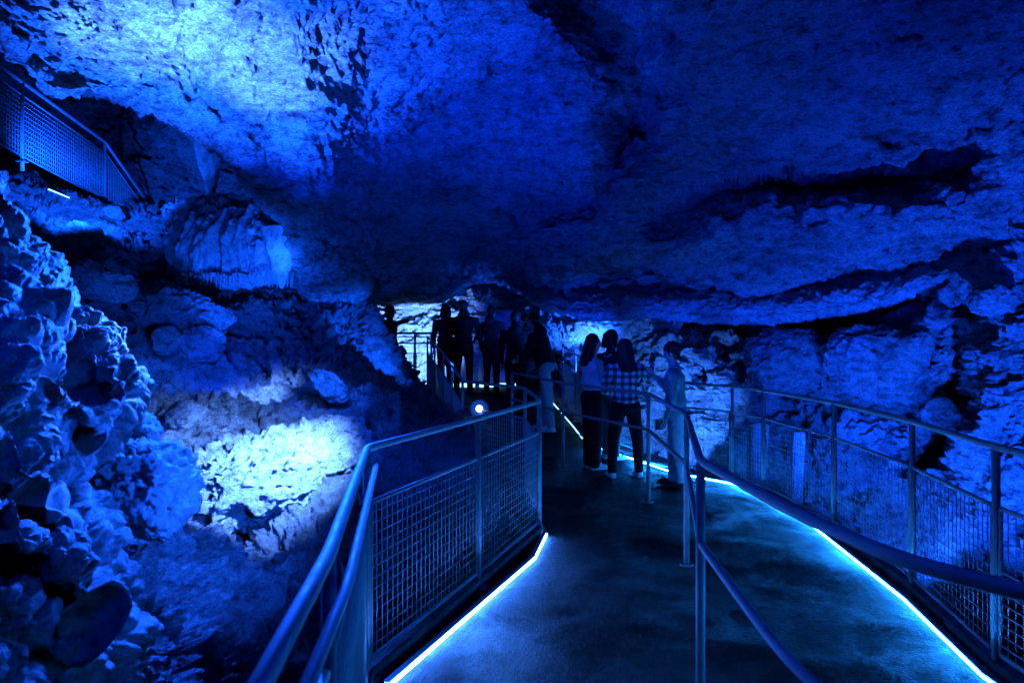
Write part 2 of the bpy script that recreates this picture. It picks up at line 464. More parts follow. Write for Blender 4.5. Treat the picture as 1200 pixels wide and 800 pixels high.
# ---- pit at lower left
px = [40, 110, 180, 250, 320, 380, 430, 470]
me = sheet('rock_pit', rows_from(px, [
    ([470] * 8, [6.4, 6.4, 6.5, 6.6, 6.6, 6.6, 6.6, 6.6]),
    ([530] * 8, [4.9, 4.9, 5.2, 5.7, 6, 6, 6, 6]),
    ([600] * 8, [4.2, 4.1, 4.4, 4.9, 5.3, 5.4, 5.4, 5.4]),
    ([660] * 8, [3.8, 3.6, 3.9, 4.4, 4.8, 4.9, 4.9, 4.9]),
    ([730] * 8, [3.5, 3.3, 3.5, 4.0, 4.3, 4.4, 4.4, 4.4]),
    ([820] * 8, [3.2, 3.0, 3.2, 3.6, 3.9, 3.9, 3.9, 3.9]),
    ([1000] * 8, [2.9, 2.8, 2.9, 3.2, 3.3, 3.4, 3.4, 3.4])]), 300, 330, M['wall'],
    disp_rock(0.2, 0.12, 0.08, 0.018, 1.0, (1, 1, 1), 41, lumps=0.28, lf=3.4, pit=0.06, pf=3))
tag(link('rock_pit', me, M['wall']), kind='structure')

# ---- foreground flowstone at left
def disp_mound(p):
    wp = p + 0.10 * np.stack([perlin(p * 1.6, 150), perlin(p * 1.6 + 9, 151), perlin(p * 1.6 + 21, 152)], -1)
    d = 0.16 * fbm(wp, 0.9, 2, 51)
    for fr, am, sd in ((1.7, 0.15, 3), (4.0, 0.07, 4), (9.5, 0.028, 5)):
        f1, f2 = worley(wp, fr, sd + 200, (1, 1, 1.35))
        d += am * (0.5 - f1) * 1.6 - am * 0.35 * np.clip(1 - (f2 - f1) * 5, 0, 1)
    d += 0.016 * fbm(p, 14, 4, 77, kind='billow', gain=0.6)
    d += 0.014 * fbm(wp, 5.0, 2, 79, kind='ridge', stretch=(1.2, 1, 0.3))
    return d
me = sheet('flowstone_mound', [
    [(-420, 120, 2.6), (-120, 130, 2.9), (-60, 150, 3.2), (-20, 185, 3.5), (-8, 205, 3.8), (-30, 225, 4.6)],
    [(-400, 200, 2.4), (-120, 200, 2.7), (-30, 212, 3.0), (5, 225, 3.35), (18, 236, 3.7), (0, 250, 4.5)],
    [(-400, 260, 2.2), (-120, 270, 2.5), (-10, 285, 2.8), (30, 298, 3.2), (52, 308, 3.6), (30, 325, 4.5)],
    [(-400, 330, 2.0), (-120, 340, 2.3), (10, 350, 2.6), (62, 358, 3), (98, 364, 3.5), (80, 378, 4.4)],
    [(-400, 400, 1.8), (-100, 400, 2.1), (25, 405, 2.4), (92, 412, 2.9), (140, 418, 3.5), (130, 432, 4.4)],
    [(-400, 480, 1.75), (-100, 470, 2.05), (25, 462, 2.35), (100, 460, 2.75), (160, 458, 3.35), (150, 470, 4.4)],
    [(-400, 540, 1.7), (-100, 530, 2), (15, 520, 2.3), (80, 512, 2.7), (128, 505, 3.25), (128, 500, 4.4)],
    [(-400, 600, 1.6), (-100, 590, 1.9), (10, 580, 2.2), (66, 570, 2.6), (105, 556, 3.2), (115, 545, 4.3)],
    [(-400, 700, 1.5), (-100, 680, 1.8), (10, 655, 2.1), (78, 640, 2.45), (132, 622, 3.0), (150, 605, 4)],
    [(-400, 820, 1.4), (-100, 800, 1.7), (10, 770, 2), (84, 750, 2.35), (140, 715, 2.8), (165, 690, 3.7)],
    [(-400, 1050, 1.4), (-100, 1050, 1.7), (20, 1000, 2), (95, 950, 2.3), (150, 880, 2.7), (180, 820, 3.5)]],
    420, 560, M['mound'], disp_mound,
    [([(-60, 340), (0, 352), (50, 385), (90, 420), (118, 455)], 10, 0.2), ([(-40, 560), (20, 580), (60, 620)], 10, 0.2),
     ([(-20, 640), (40, 660), (90, 720)], 12, 0.25), ([(60, 470), (100, 510)], 8, 0.15)])
tag(link('flowstone_mound', me, M['mound']), 'large rounded flowstone mound filling the left foreground', 'rock formation')

# ---- right wall
px = [610, 680, 740, 820, 900, 980, 1060, 1100, 1140, 1220, 1350, 1600]
me = sheet('cave_wall', rows_from(px, [
    ([330, 350, 350, 350, 352, 345, 325, 300, 270, 210, 120, 0], [15, 14, 13, 12.6, 12, 11.4, 10, 9, 7.6, 6.4, 5.4, 4.6]),
    ([378, 378, 378, 380, 380, 372, 350, 330, 310, 270, 210, 120], [14.2, 12, 11.4, 11, 10.4, 9.8, 8.8, 8, 6.9, 6.1, 5.3, 4.5]),
    ([400, 400, 400, 402, 402, 396, 384, 380, 370, 350, 320, 280], [14.2, 11.8, 11, 10.4, 9.7, 9.0, 8.5, 7.6, 6.5, 5.9, 5.2, 4.4]),
    ([440, 440, 440, 440, 440, 436, 430, 430, 430, 420, 400, 380], [14.1, 11.6, 10.9, 10.2, 9.5, 8.8, 8.4, 7.6, 6.5, 5.8, 5.1, 4.4]),
    ([490, 490, 490, 490, 490, 486, 480, 480, 480, 480, 480, 480], [14, 11.5, 10.7, 10, 9.2, 8.4, 8.0, 7.3, 6.3, 5.7, 5.0, 4.3]),
    ([540, 540, 540, 540, 540, 540, 540, 540, 540, 550, 560, 580], [13.5, 11.2, 10.4, 9.6, 8.8, 7.9, 7.3, 6.8, 6.1, 5.6, 4.9, 4.2]),
    ([600] * 12, [12.5, 10.5, 9.8, 9, 8.2, 7.2, 6.6, 6.2, 5.8, 5.3, 4.8, 4.2]),
    ([680] * 12, [10.5, 9.2, 8.6, 7.8, 7.1, 6.4, 5.9, 5.6, 5.3, 4.9, 4.5, 4.1]),
    ([820] * 12, [8.5, 7.5, 7, 6.4, 5.8, 5.3, 4.9, 4.7, 4.5, 4.3, 4.1, 3.9]),
    ([1050] * 12, [7, 6, 5.6, 5.2, 4.8, 4.4, 4.1, 4, 3.9, 3.8, 3.7, 3.6])]), 620, 420, M['wall'],
    disp_rock(0.26, 0.10, 0.07, 0.014, 0.7, (1, 1, 1.5), 61, lumps=0.08, lf=1.6, pit=0.05, blocks=0.14, bf=1.1),
    [([(1132, 395), (1122, 440), (1125, 490), (1090, 540), (1072, 560)], 13, 1.6), ([(1100, 362), (1130, 362)], 11, 1.4),
     ([(740, 372), (880, 384), (1000, 374), (1090, 352)], 9, 1.2), ([(822, 440), (850, 408), (880, 398)], 5, 0.5),
     ([(870, 432), (885, 412)], 5, 0.5), ([(1060, 405), (1090, 425), (1100, 405)], 6, 0.6), ([(920, 460), (970, 440), (1000, 410), (1000, 395)], 6, 0.5),
     ([(980, 640), (1060, 600), (1110, 560)], 9, 0.4)])
tag(link('cave_wall', me, M['wall']), kind='structure')

# ---- far chamber
px = [250, 340, 420, 480, 540, 600, 660, 740]
me = sheet('far_chamber_wall', rows_from(px, [
    ([290] * 8, [15, 16, 17, 17.5, 18, 18, 17.5, 17]),
    ([340] * 8, [15, 16, 17.5, 18, 18.5, 18, 17.5, 17]),
    ([380] * 8, [15, 16, 17, 18, 18, 18, 17.5, 17]),
    ([430] * 8, [15, 15.5, 16.5, 17.5, 17.5, 17.5, 17, 16.5]),
    ([470] * 8, [14.5, 15, 16, 16.5, 16.5, 16.5, 16, 15.5]),
    ([540] * 8, [13, 14, 15, 15.5, 15.5, 15.5, 15, 14])]), 260, 200, M['pale'],
    disp_rock(0.3, 0.25, 0.10, 0.02, 0.7, (1, 1, 2.0), 71))
tag(link('far_chamber_wall', me, M['pale']), kind='structure')

# ---- pale rock arch over the ramp
me = sheet('rock_arch', [
    [(540, 315, 14), (590, 312, 13), (625, 325, 12.2), (655, 345, 11.6), (720, 352, 11.4), (800, 355, 11.4)],
    [(548, 333, 13.4), (592, 333, 12.6), (622, 345, 12), (652, 366, 11.4), (715, 376, 11), (800, 380, 11)],
    [(556, 340, 13.2), (592, 344, 12.4), (614, 362, 11.9), (640, 384, 11.4), (700, 394, 11.1), (790, 396, 11)],
    [(562, 346, 14.2), (596, 356, 13.5), (622, 378, 13.0), (650, 402, 12.3), (690, 410, 12), (780, 412, 11.6)],
    [(600, 350, 16.5), (622, 364, 16), (640, 390, 15), (658, 420, 14), (690, 440, 12.6), (780, 440, 11.8)],
    [(620, 350, 17), (635, 364, 16.5), (648, 420, 15), (662, 460, 13.5), (690, 480, 12.2), (780, 500, 11.8)]],
    260, 200, M['pale'], disp_rock(0.12, 0.12, 0.07, 0.012, 0.9, (1, 1, 1.4), 81))
tag(link('rock_arch', me, M['pale']), kind='structure')

# ---- rock band under the ceiling slab lip; pale material stands in for its light
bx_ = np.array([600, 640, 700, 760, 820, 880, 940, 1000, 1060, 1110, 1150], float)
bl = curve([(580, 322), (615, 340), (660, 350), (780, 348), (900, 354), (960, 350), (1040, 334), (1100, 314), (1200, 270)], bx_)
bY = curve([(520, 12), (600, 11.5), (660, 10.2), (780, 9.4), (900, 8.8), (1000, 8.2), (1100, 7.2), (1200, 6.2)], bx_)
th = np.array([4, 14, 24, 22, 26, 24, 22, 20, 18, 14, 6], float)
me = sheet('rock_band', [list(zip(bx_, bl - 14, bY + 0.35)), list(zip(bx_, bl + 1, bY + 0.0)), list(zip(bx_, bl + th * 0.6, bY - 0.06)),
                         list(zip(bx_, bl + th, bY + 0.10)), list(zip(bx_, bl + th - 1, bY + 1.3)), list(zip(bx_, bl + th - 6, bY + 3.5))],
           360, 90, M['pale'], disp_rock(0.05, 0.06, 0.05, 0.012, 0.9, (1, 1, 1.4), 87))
tag(link('rock_band', me, M['pale']), kind='structure')

# ---- boulders
def boulder(px, py, Y, r, mat, label, seed, rot=(0, 0, 0), sub=5, amp=1.0, group='boulders lying on the cave slope', name='boulder'):
    bm = bmesh.new()
    bmesh.ops.create_icosphere(bm, subdivisions=sub, radius=1.0)
    me = bpy.data.meshes.new(name); bm.to_mesh(me); bm.free()
    n = len(me.vertices)
    v = np.empty(n * 3, np.float32); me.vertices.foreach_get('co', v); v = v.reshape(-1, 3).astype(float)
    R = np.array(r)
    # squash to a blocky boulder
    e = np.sign(v) * np.abs(v) ** 0.8
    e /= np.linalg.norm(e, axis=1, keepdims=True) ** 0.5
    w = e * R
    s = R.mean()
    d = -0.16 * np.clip((fbm(w / s + 5, 3.0, 4, seed + 8, gain=0.6, stretch=(0.7, 1, 1.2)) - 0.22) * 5, 0, 1)
    d += 0.30 * fbm(w / s + seed * 3.1, 0.9, 2, seed) + 0.16 * fbm(w / s + seed, 2.2, 3, seed + 3, kind='ridge') + 0.07 * fbm(w / s, 7, 4, seed + 5, kind='billow', gain=0.65)
    w = w + (v * s * amp * d[:, None])
    me.vertices.foreach_set('co', w.reshape(-1).astype(np.float32))
    me.polygons.foreach_set('use_smooth', np.ones(len(me.polygons), bool))
    me.update()
    o = link(name, me, mat)
    o.location = P(px, py, Y); o.rotation_euler = rot
    return tag(o, label, 'boulder', group)

boulder(316, 556, 5.25, (0.78, 0.55, 0.33), M['pale'], 'big brightly lit pitted white boulder beside the left fence', 1, (0, -0.22, 0.1), 7)
boulder(212, 368, 8.6, (0.62, 0.4, 0.24), M['wall'], 'long flat boulder under the fringed flowstone drapery', 2, (0, 0.12, 0), 6)
boulder(237, 404, 8.0, (0.24, 0.22, 0.22), M['wall'], 'round boulder just below the long flat boulder', 3, (0, 0, 0), 5)
boulder(196, 400, 7.8, (0.14, 0.15, 0.17), M['wall'], 'small upright stone left of the round boulder', 4, (0, 0, 0), 5)
boulder(386, 452, 6.2, (0.19, 0.12, 0.10), M['wall'], 'small pale tilted slab on the dark ridge', 5, (0, 0.75, 0), 5)
boulder(118, 332, 7.2, (0.34, 0.25, 0.16), M['wall'], 'blue grey boulder at the top of the left slope above the mound', 6, (0, 0.3, 0), 5)
boulder(98, 284, 9.7, (0.26, 0.22, 0.26), M['wall'], 'narrow boulder below the upper stair fence', 7, (0, 0.4, 0), 5)
boulder(214, 486, 5.0, (0.15, 0.12, 0.08), M['wall'], 'small bright knobbly rock between the mound and the lit boulder', 8, (0, -0.35, 0), 5)
boulder(160, 512, 4.3, (0.13, 0.12, 0.15), M['flow'], 'pale knob of rock against the edge of the mound', 9, (0, 0, 0), 5)
boulder(168, 572, 3.9, (0.30, 0.22, 0.27), M['flow'], 'fluted grey rock hugging the mound in the pit', 10, (0, 0.5, 0), 6)
boulder(1030, 425, 8.2, (0.62, 0.4, 0.42), M['wall'], 'large rounded boulder set in the right wall', 12, (0, 0, 0), 6, group='boulders in the right wall')
boulder(925, 425, 9.0, (0.5, 0.4, 0.42), M['wall'], 'blocky boulder wedged left of the large rounded one', 13, (0, -0.2, 0), 6, group='boulders in the right wall')
boulder(1075, 402, 7.7, (0.17, 0.15, 0.12), M['wall'], 'small stone beside the dark crevice in the right wall', 14, (0, 0, 0), 5, group='boulders in the right wall')
boulder(1160, 352, 6.1, (0.16, 0.16, 0.13), M['wall'], 'small bright stone next to the dark hole high on the right wall', 15, (0, 0, 0), 5, group='boulders in the right wall')
boulder(134, 250, 10.9, (0.16, 0.12, 0.09), M['pale'], 'little white stone at the foot of the upper stair fence', 16, (0, 0.3, 0), 5)

# ---- flowstone drapery with fringe
def drapery():
    root = empty('flowstone_drapery', P(280, 330, 9.6), 'fluted flowstone drapery with a hanging fringe below the alcove', 'rock formation')
    rows = [
        [(195, 250, 10.9), (235, 236, 10.6), (280, 232, 10.3), (315, 236, 10.2), (345, 250, 10.4), (356, 262, 11)],
        [(196, 262, 10.4), (235, 250, 10.0), (280, 248, 9.7), (315, 250, 9.6), (347, 262, 9.8), (358, 270, 10.8)],
        [(200, 285, 10.2), (236, 280, 9.7), (280, 280, 9.4), (315, 278, 9.3), (350, 282, 9.5), (360, 290, 10.8)],
        [(204, 310, 10.1), (236, 310, 9.6), (280, 312, 9.4), (315, 304, 9.3), (350, 306, 9.5), (356, 310, 10.8)],
        [(206, 322, 10.2), (236, 328, 9.7), (280, 330, 9.5), (315, 326, 9.4), (346, 322, 9.6), (352, 322, 10.8)],
        [(210, 318, 11), (236, 322, 10.8), (280, 324, 10.6), (315, 320, 10.5), (340, 318, 10.6), (350, 318, 11)]]
    me = sheet('curtain', rows, 300, 160, M['flow'], disp_rock(0.15, 0.08, 0.03, 0.006, 1.0, (1, 1, 0.7), 95, flute=0.09, ff=4.0))
    o = link('curtain', me, M['flow'], root)
    o.matrix_parent_inverse = Matrix.Translation(-Vector(root.location))
    rnd = random.Random(5)
    for i in range(46):
        x = 208 + i * 3.0 + rnd.uniform(-1, 1)
        Y = 9.6 - 0.25 * math.sin((x - 200) / 150 * PI)
        L = rnd.uniform(0.06, 0.2); r = rnd.uniform(0.015, 0.035)
        bm = bmesh.new()
        bmesh.ops.create_cone(bm, segments=8, radius1=0.002, radius2=r, depth=L)
        m2 = bpy.data.meshes.new('stalactite'); bm.to_mesh(m2); bm.free()
        s = link('stalactite', m2, M['flow'], root)
        s.location = Vector(P(x, 325 + rnd.uniform(-2, 2), Y)) - Vector(root.location) - Vector((0, 0, L / 2 - 0.04))
drapery()

def stalactite(px, py0, py1, Y, r, label, seed):
    x, y, z0 = P(px, py0, Y); z1 = P(px, py1, Y)[2]
    nu, nv = 48, 60
    G = np.zeros((nv, nu + 1, 3))
    for i in range(nv):
        t = i / (nv - 1)
        rr = r * (1 - t ** 1.6) * (1.0 + 0.5 * (1 - t)) + 0.01
        for j in range(nu + 1):
            a = 2 * PI * j / nu
            G[i, j] = (math.cos(a) * rr, math.sin(a) * rr, (z1 - z0) * t)
    n = G.copy(); n[..., 2] = 0; n /= np.linalg.norm(n, axis=2, keepdims=True) + 1e-9
    d = fbm(G.reshape(-1, 3) + seed, 4.0, 4, seed, kind='ridge', stretch=(1, 1, 0.4)).reshape(nv, nu + 1, 1)
    d[:, -1] = d[:, 0]
    G = G + n * d * r * 0.28
    o = link('stalactite', grid_mesh('stalactite', G), M['flow'])
    o.location = (x, y, z0)
    return tag(o, label, 'stalactite')
stalactite(246, 150, 236, 10.8, 0.17, 'thick hanging stalactite in the mouth of the alcove', 3)
stalactite(330, 268, 338, 9.1, 0.16, 'short pale stalactite column at the right end of the drapery', 5)

# fine soda straws along the gap in the ceiling: too many to count
def straws():
    bm = bmesh.new(); rnd = random.Random(9)
    for i in range(420):
        x = rnd.uniform(700, 1060)
        y = curve([(700, 236), (800, 222), (900, 202), (1000, 200), (1060, 196)], x) + rnd.uniform(-6, 6)
        Y = 7.7 - rnd.uniform(0, 0.25)
        L = rnd.uniform(0.04, 0.16)
        p = Vector(P(x, y, Y))
        bmesh.ops.create_cone(bm, segments=5, radius1=0.002, radius2=0.005, depth=L, matrix=Matrix.Translation(p - Vector((0, 0, L / 2 - 0.05))))
    me = bpy.data.meshes.new('soda_straws'); bm.to_mesh(me); bm.free()
    tag(link('soda_straws', me, M['ceil']), 'thin straw stalactites fringing the dark ceiling gap', 'stalactites', kind='stuff')
straws()

# ------------------------------------------------------------------ walkway
LEFT = [(-2, -0.25), (0.6, -0.22), (3.2, -0.58), (5.66, 0.32), (7.25, 0.22), (8.6, -0.55), (11.0, -1.05), (13.4, -1.6)]   # (Y, X)
RIGHT = [(-2, 2.2), (0.5, 2.2), (3.24, 2.26), (4.2, 2.44), (5.69, 2.59), (7.03, 2.55), (7.62, 2.49), (8.26, 1.99), (9.48, 1.28), (9.9, 1.08), (13.0, 0.68), (15.6, 0.60)]
def build_walkway():
    ys = np.concatenate([np.arange(-2, 15.61, 0.03)])
    lx = np.interp(ys, [a for a, b in LEFT] + [13.5, 15.6], [b for a, b in LEFT] + [-3.4, -3.4])
    rx = np.interp(ys, [a for a, b in RIGHT], [b for a, b in RIGHT])
    nu = 60
    G = np.zeros((len(ys), nu, 3))
    for i, y in enumerate(ys):
        G[i, :, 0] = np.linspace(lx[i] - 0.14, rx[i] + 0.14, nu)
        G[i, :, 1] = y
        G[i, :, 2] = floor_z(y)
    G[..., 2] += 0.008 * fbm(G.reshape(-1, 3), 1.2, 3, 5).reshape(G.shape[:2])
    bot = G.copy(); bot[..., 2] -= 0.28
    # closed slab: top strip, sides
    full = np.concatenate([bot[:, :1] * 1.0, G, bot[:, -1:]], axis=1)
    me = grid_mesh('walkway', full)
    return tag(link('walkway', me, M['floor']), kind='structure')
build_walkway()

# cave floor far below everything, so nothing opens to the void
gx, gy = np.meshgrid(np.linspace(-30, 30, 120), np.linspace(-8, 40, 100))
G = np.stack([gx, gy, np.full(gx.shape, -1.6)], -1)
G[..., 2] += 0.5 * fbm(G.reshape(-1, 3), 0.4, 4, 8).reshape(gx.shape)
tag(link('ground', grid_mesh('ground', G), M['dark']), kind='structure')

# ------------------------------------------------------------------ tubes and fences
def tube_bm(bm, pts, r, seg=10):
    pts = [Vector(p) for p in pts]
    rings = []
    n = len(pts)
    up = None
    for i, p in enumerate(pts):
        if i == 0: t = (pts[1] - p).normalized()
        elif i == n - 1: t = (p - pts[i - 1]).normalized()
        else: t = ((p - pts[i - 1]).normalized() + (pts[i + 1] - p).normalized()).normalized()
        if up is None:
            up = Vector((0, 0, 1)) if abs(t.z) < 0.9 else Vector((1, 0, 0))
        s = t.cross(up).normalized(); u = s.cross(t).normalized()
        up = u
        k = 1.0
        if 0 < i < n - 1:
            c = (p - pts[i - 1]).normalized().dot(t)
            k = 1 / max(c, 0.6)
        ring = [bm.verts.new(p + (s * math.cos(2 * PI * j / seg) * k + u * math.sin(2 * PI * j / seg)) * r) for j in range(seg)]
        rings.append(ring)
    for a, b in zip(rings[:-1], rings[1:]):
        for j in range(seg):
            f = bm.faces.new((a[j], a[(j + 1) % seg], b[(j + 1) % seg], b[j])); f.smooth = True
    bm.faces.new(list(reversed(rings[0]))); bm.faces.new(rings[-1])

def fillet(pts, r=0.12, n=5):
    pts = [Vector(p) for p in pts]
    out = [pts[0]]
    for a, b, c in zip(pts[:-2], pts[1:-1], pts[2:]):
        d1 = (a - b); d2 = (c - b)
        k = min(r, d1.length * 0.4, d2.length * 0.4)
        p, q = b + d1.normalized() * k, b + d2.normalized() * k
        for i in range(n + 1):
            t = i / n
            out.append(p * (1 - t) ** 2 + b * 2 * t * (1 - t) + q * t * t)
    out.append(pts[-1])
    return out

def box_bm(bm, c, sx, sy, sz, rz=0):
    m = Matrix.Translation(c) @ Matrix.Rotation(rz, 4, 'Z') @ Matrix.Diagonal((sx, sy, sz, 1))
    bmesh.ops.create_cube(bm, size=1.0, matrix=m)

def bm_obj(name, bm, mat, parent=None):
    me = bpy.data.meshes.new(name); bm.to_mesh(me); bm.free()
    return link(name, me, mat, parent)

def rel(root, pts):
    o = Vector(root.location)
    return [Vector(p) - o for p in pts]

def mesh_panel(root, a, b, lo, hi, pitch=0.05, wr=0.003):
    """woven wire between posts a and b (xyz at floor), framed"""
    o = Vector(root.location)
    a = Vector(a) - o; b = Vector(b) - o
    d = b - a; L = d.length
    if L < 0.15: return
    dn = d.normalized()
    a = a + dn * 0.035; b = b - dn * 0.035; d = b - a; L = d.length
    bm = bmesh.new()
    side = Vector((-dn.y, dn.x, 0)).normalized() * wr
    n = max(1, int(L / pitch))
    for i in range(1, n):
        p = a + d * (i / n)
        # square wire as a thin box
        q = [p + Vector((0, 0, lo)), p + Vector((0, 0, hi))]
        tube_bm(bm, q, wr, 4)
    m = int((hi - lo) / pitch)
    for k in range(1, m):
        z = lo + (hi - lo) * k / m
        tube_bm(bm, [a + Vector((0, 0, z)) + side, b + Vector((0, 0, z)) + side], wr, 4)
    pan = bm_obj('mesh_panel', bm, M['wire'], root)
    bm = bmesh.new()
    for z in (lo, hi):
        tube_bm(bm, [a + Vector((0, 0, z)), b + Vector((0, 0, z))], 0.012, 6)
    for p in (a, b):
        tube_bm(bm, [p + Vector((0, 0, lo)), p + Vector((0, 0, hi))], 0.010, 6)
    bm_obj('frame', bm, M['steel'], pan)

def fence(name, pts, label, cat='fence', h=1.1, posts=None, r=0.0185, lo=0.1, hi=0.84, mesh=True, inner=None, fillet_r=0.06, skip=(), wire=(0.05, 0.003)):
    """pts = list of (x, y, z_floor) post positions"""
    root = empty(name, pts[0], label, cat)
    bm = bmesh.new(); tube_bm(bm, fillet(rel(root, [(x, y, z + h) for x, y, z in pts]), fillet_r), r, 12)
    bm_obj('top_rail', bm, M['steel'], root)
    for i, (x, y, z) in enumerate(pts):
        if i in skip: continue
        bm = bmesh.new()
        p = rel(root, [(x, y, z - 0.12), (x, y, z + h - 0.01)])
        tube_bm(bm, p, r, 12)
        ps = bm_obj('post', bm, M['steel'], root)
        bm = bmesh.new(); box_bm(bm, p[0] + Vector((0, 0, 0.125)), 0.11, 0.11, 0.012)
        bm_obj('base_plate', bm, M['steel'], ps)
    for a, b in zip(pts[:-1], pts[1:]):
        if mesh: mesh_panel(root, a, b, lo, hi, *wire)
    return root

def subdivide(pts, step):
    out = []
    for a, b in zip(pts[:-1], pts[1:]):
        L = math.dist(a, b); n = max(1, round(L / step))
        for i in range(n):
            t = i / n
            out.append(tuple(a[k] + (b[k] - a[k]) * t for k in range(2)))
    out.append(pts[-1])
    return [(x, y, floor_z(y)) for x, y in out]

# left fence
lp = [(-0.28, 0.15, 0), (-0.43, 1.6, 0), (-0.68, 3.2, 0), (-0.22, 4.44, 0), (0.23, 5.7, 0)]
lf = fence('wire_mesh_fence', lp, 'steel fence with wire mesh panels along the left edge of the walkway, nearest the camera')
# handrail fixed just inside and below the top rail on the near leg
bm = bmesh.new()
tube_bm(bm, fillet(rel(lf, [(-0.245, 0.15, 1.03), (-0.385, 1.6, 1.03), (-0.63, 3.16, 1.03)]), 0.1), 0.014, 12)
hr = bm_obj('handrail', bm, M['steel'], lf)
for (x, y) in ((-0.40, 1.75), (-0.30, 0.85), (-0.55, 2.6)):
    bm = bmesh.new(); tube_bm(bm, rel(lf, [(x, y, 1.03), (x - 0.03, y, 0.985), (x - 0.055, y, 1.085)]), 0.007, 8)
    bm_obj('bracket', bm, M['steel'], hr)
lp2 = [(0.136, 7.27, 0), (-0.6, 8.56, floor_z(8.56))]
lp2 = subdivide([(0.23, 5.86), (0.136, 7.27), (-0.62, 8.56), (-1.1, 11.0), (-1.66, 13.4)], 1.3)
fence('ramp_fence', lp2, 'steel rail fence climbing the left side of the far ramp', lo=0.1, hi=0.78, fillet_r=0.05)

# right fence
rp = subdivide([(2.24, 0.6), (2.34, 3.30), (2.55, 4.35), (2.69, 5.7), (2.62, 7.1), (2.5, 7.75), (2.06, 8.36), (1.36, 9.55), (1.15, 10.0), (0.78, 13.1)], 1.15)
rf = fence('wire_mesh_fence', rp, 'long steel fence with tall wire mesh along the right side of the walkway', h=1.09, hi=0.80)
# lock box on the mesh behind the standing group
bm = bmesh.new(); box_bm(bm, Vector(P(772, 497, 8.55)) - Vector(rf.location), 0.09, 0.05, 0.13)
bm_obj('lock_box', bm, M['plastic'], rf)

# back fence on the platform
bp_ = [(x, 14.9, 0.62) for x in (-2.95, -2.12, -1.76, -0.7, 0.28, 0.66)]
bf = fence('platform_fence', bp_, 'dark steel fence across the back of the far platform against the glowing wall', h=1.16, lo=0.1, hi=0.72, r=0.025)
bm = bmesh.new(); tube_bm(bm, rel(bf, [(-2.95, 14.9, 1.56), (0.66, 14.9, 1.56)]), 0.016, 8)
tube_bm(bm, rel(bf, [(-2.95, 14.9, 1.70), (0.66, 14.9, 1.70)]), 0.012, 8)
bm_obj('mid_rail', bm, M['steel'], bf)

# central handrail
cp = [(0.0, 9.3, floor_z(9.3)), (0.64, 8.53, 0), (1.36, 6.81, 0), (1.25, 4.89, 0), (0.82, 2.97, 0)]
cr_ = empty('handrail', (0.82, 2.97, 0), 'two bar steel handrail dividing the walkway, curving right in front of the camera', 'handrail')
top = [(x, y, z + 1.08) for x, y, z in cp] + [(0.86, 2.08, 1.08), (0.925, 1.62, 1.08), (1.10, 1.36, 1.08), (1.35, 1.2, 1.08)]
bm = bmesh.new(); tube_bm(bm, fillet(rel(cr_, top), 0.14, 6), 0.0195, 14); bm_obj('top_rail', bm, M['steel'], cr_)
mid = [(x, y, z + 0.72) for x, y, z in cp] + [(0.77, 2.1, 0.72), (0.765, 1.88, 0.72), (0.80, 1.72, 0.70), (1.02, 1.35, 0.70), (1.35, 1.2, 0.70)]
bm = bmesh.new(); tube_bm(bm, fillet(rel(cr_, mid), 0.1, 6), 0.017, 12); bm_obj('mid_rail', bm, M['steel'], cr_)
for (x, y, z) in cp + [(1.35, 1.2, 0)]:
    bm = bmesh.new(); p = rel(cr_, [(x, y, z - 0.02), (x, y, z + 1.07)]); tube_bm(bm, p, 0.02, 14)
    ps = bm_obj('post', bm, M['steel'], cr_)
    bm = bmesh.new(); bmesh.ops.create_cone(bm, segments=18, radius1=0.05, radius2=0.045, depth=0.012, matrix=Matrix.Translation(p[0] + Vector((0, 0, 0.027))))
    bm_obj('base_plate', bm, M['steel'], ps)

# upper-left stair fence
up = [P(-90, 125, 7.6), P(26, 190, 9.4), P(123, 240, 12.0), P(172, 306, 12.6)]
uf = fence('stair_fence', up, 'distant wire mesh fence stepping down the stairs in the upper left alcove', h=1.1, lo=0.08, hi=0.92, r=0.026, wire=(0.062, 0.006))

# ------------------------------------------------------------------ kerbs + LED strips
def offset_line(pts, off, zoff):
    return [Vector((x + off[0], y + off[1], z + zoff)) for x, y, z in pts]

def strip(name, pts, mat, label, r=0.007, lip=0, group='led light strips along the floor'):
    root = empty(name, pts[0], label, 'light strip', group=group)
    q = rel(root, pts)
    bm = bmesh.new()
    tube_bm(bm, q, r, 6)
    bm_obj('diffuser', bm, mat, root)
    bm = bmesh.new()
    for a, b in zip(q[:-1], q[1:]):
        d = b - a
        n = Vector((-d.y, d.x, 0)).normalized() * (lip if lip else 0)
        if lip:
            box_bm(bm, (a + b) / 2 + n * 0.020 + Vector((0, 0, 0.012)), d.length + 0.01, 0.034, 0.005, math.atan2(d.y, d.x))
            box_bm(bm, (a + b) / 2 + n * 0.034 + Vector((0, 0, -0.002)), d.length + 0.01, 0.005, 0.030, math.atan2(d.y, d.x))
        else:
            box_bm(bm, (a + b) / 2 - Vector((0, 0, r * 1.5)), d.length, r * 2, r, math.atan2(d.y, d.x))
    bm_obj('channel', bm, M['steel'], root)
    return root
strip('led_strip', [(-0.22, 0.3, 0.015), (-0.385, 1.6, 0.015), (-0.56, 3.16, 0.015), (0.17, 5.0, 0.015), (0.285, 5.62, 0.015)][2:], M['led_l'], 'white blue led strip glowing at the foot of the left fence', lip=1)
strip('led_strip', [(2.19, 0.8, 0.015), (2.23, 3.24, 0.015), (2.41, 4.2, 0.015), (2.58, 5.86, 0.015)], M['led_r'], 'cyan led strip at the foot of the right fence nearest the camera', lip=-1)
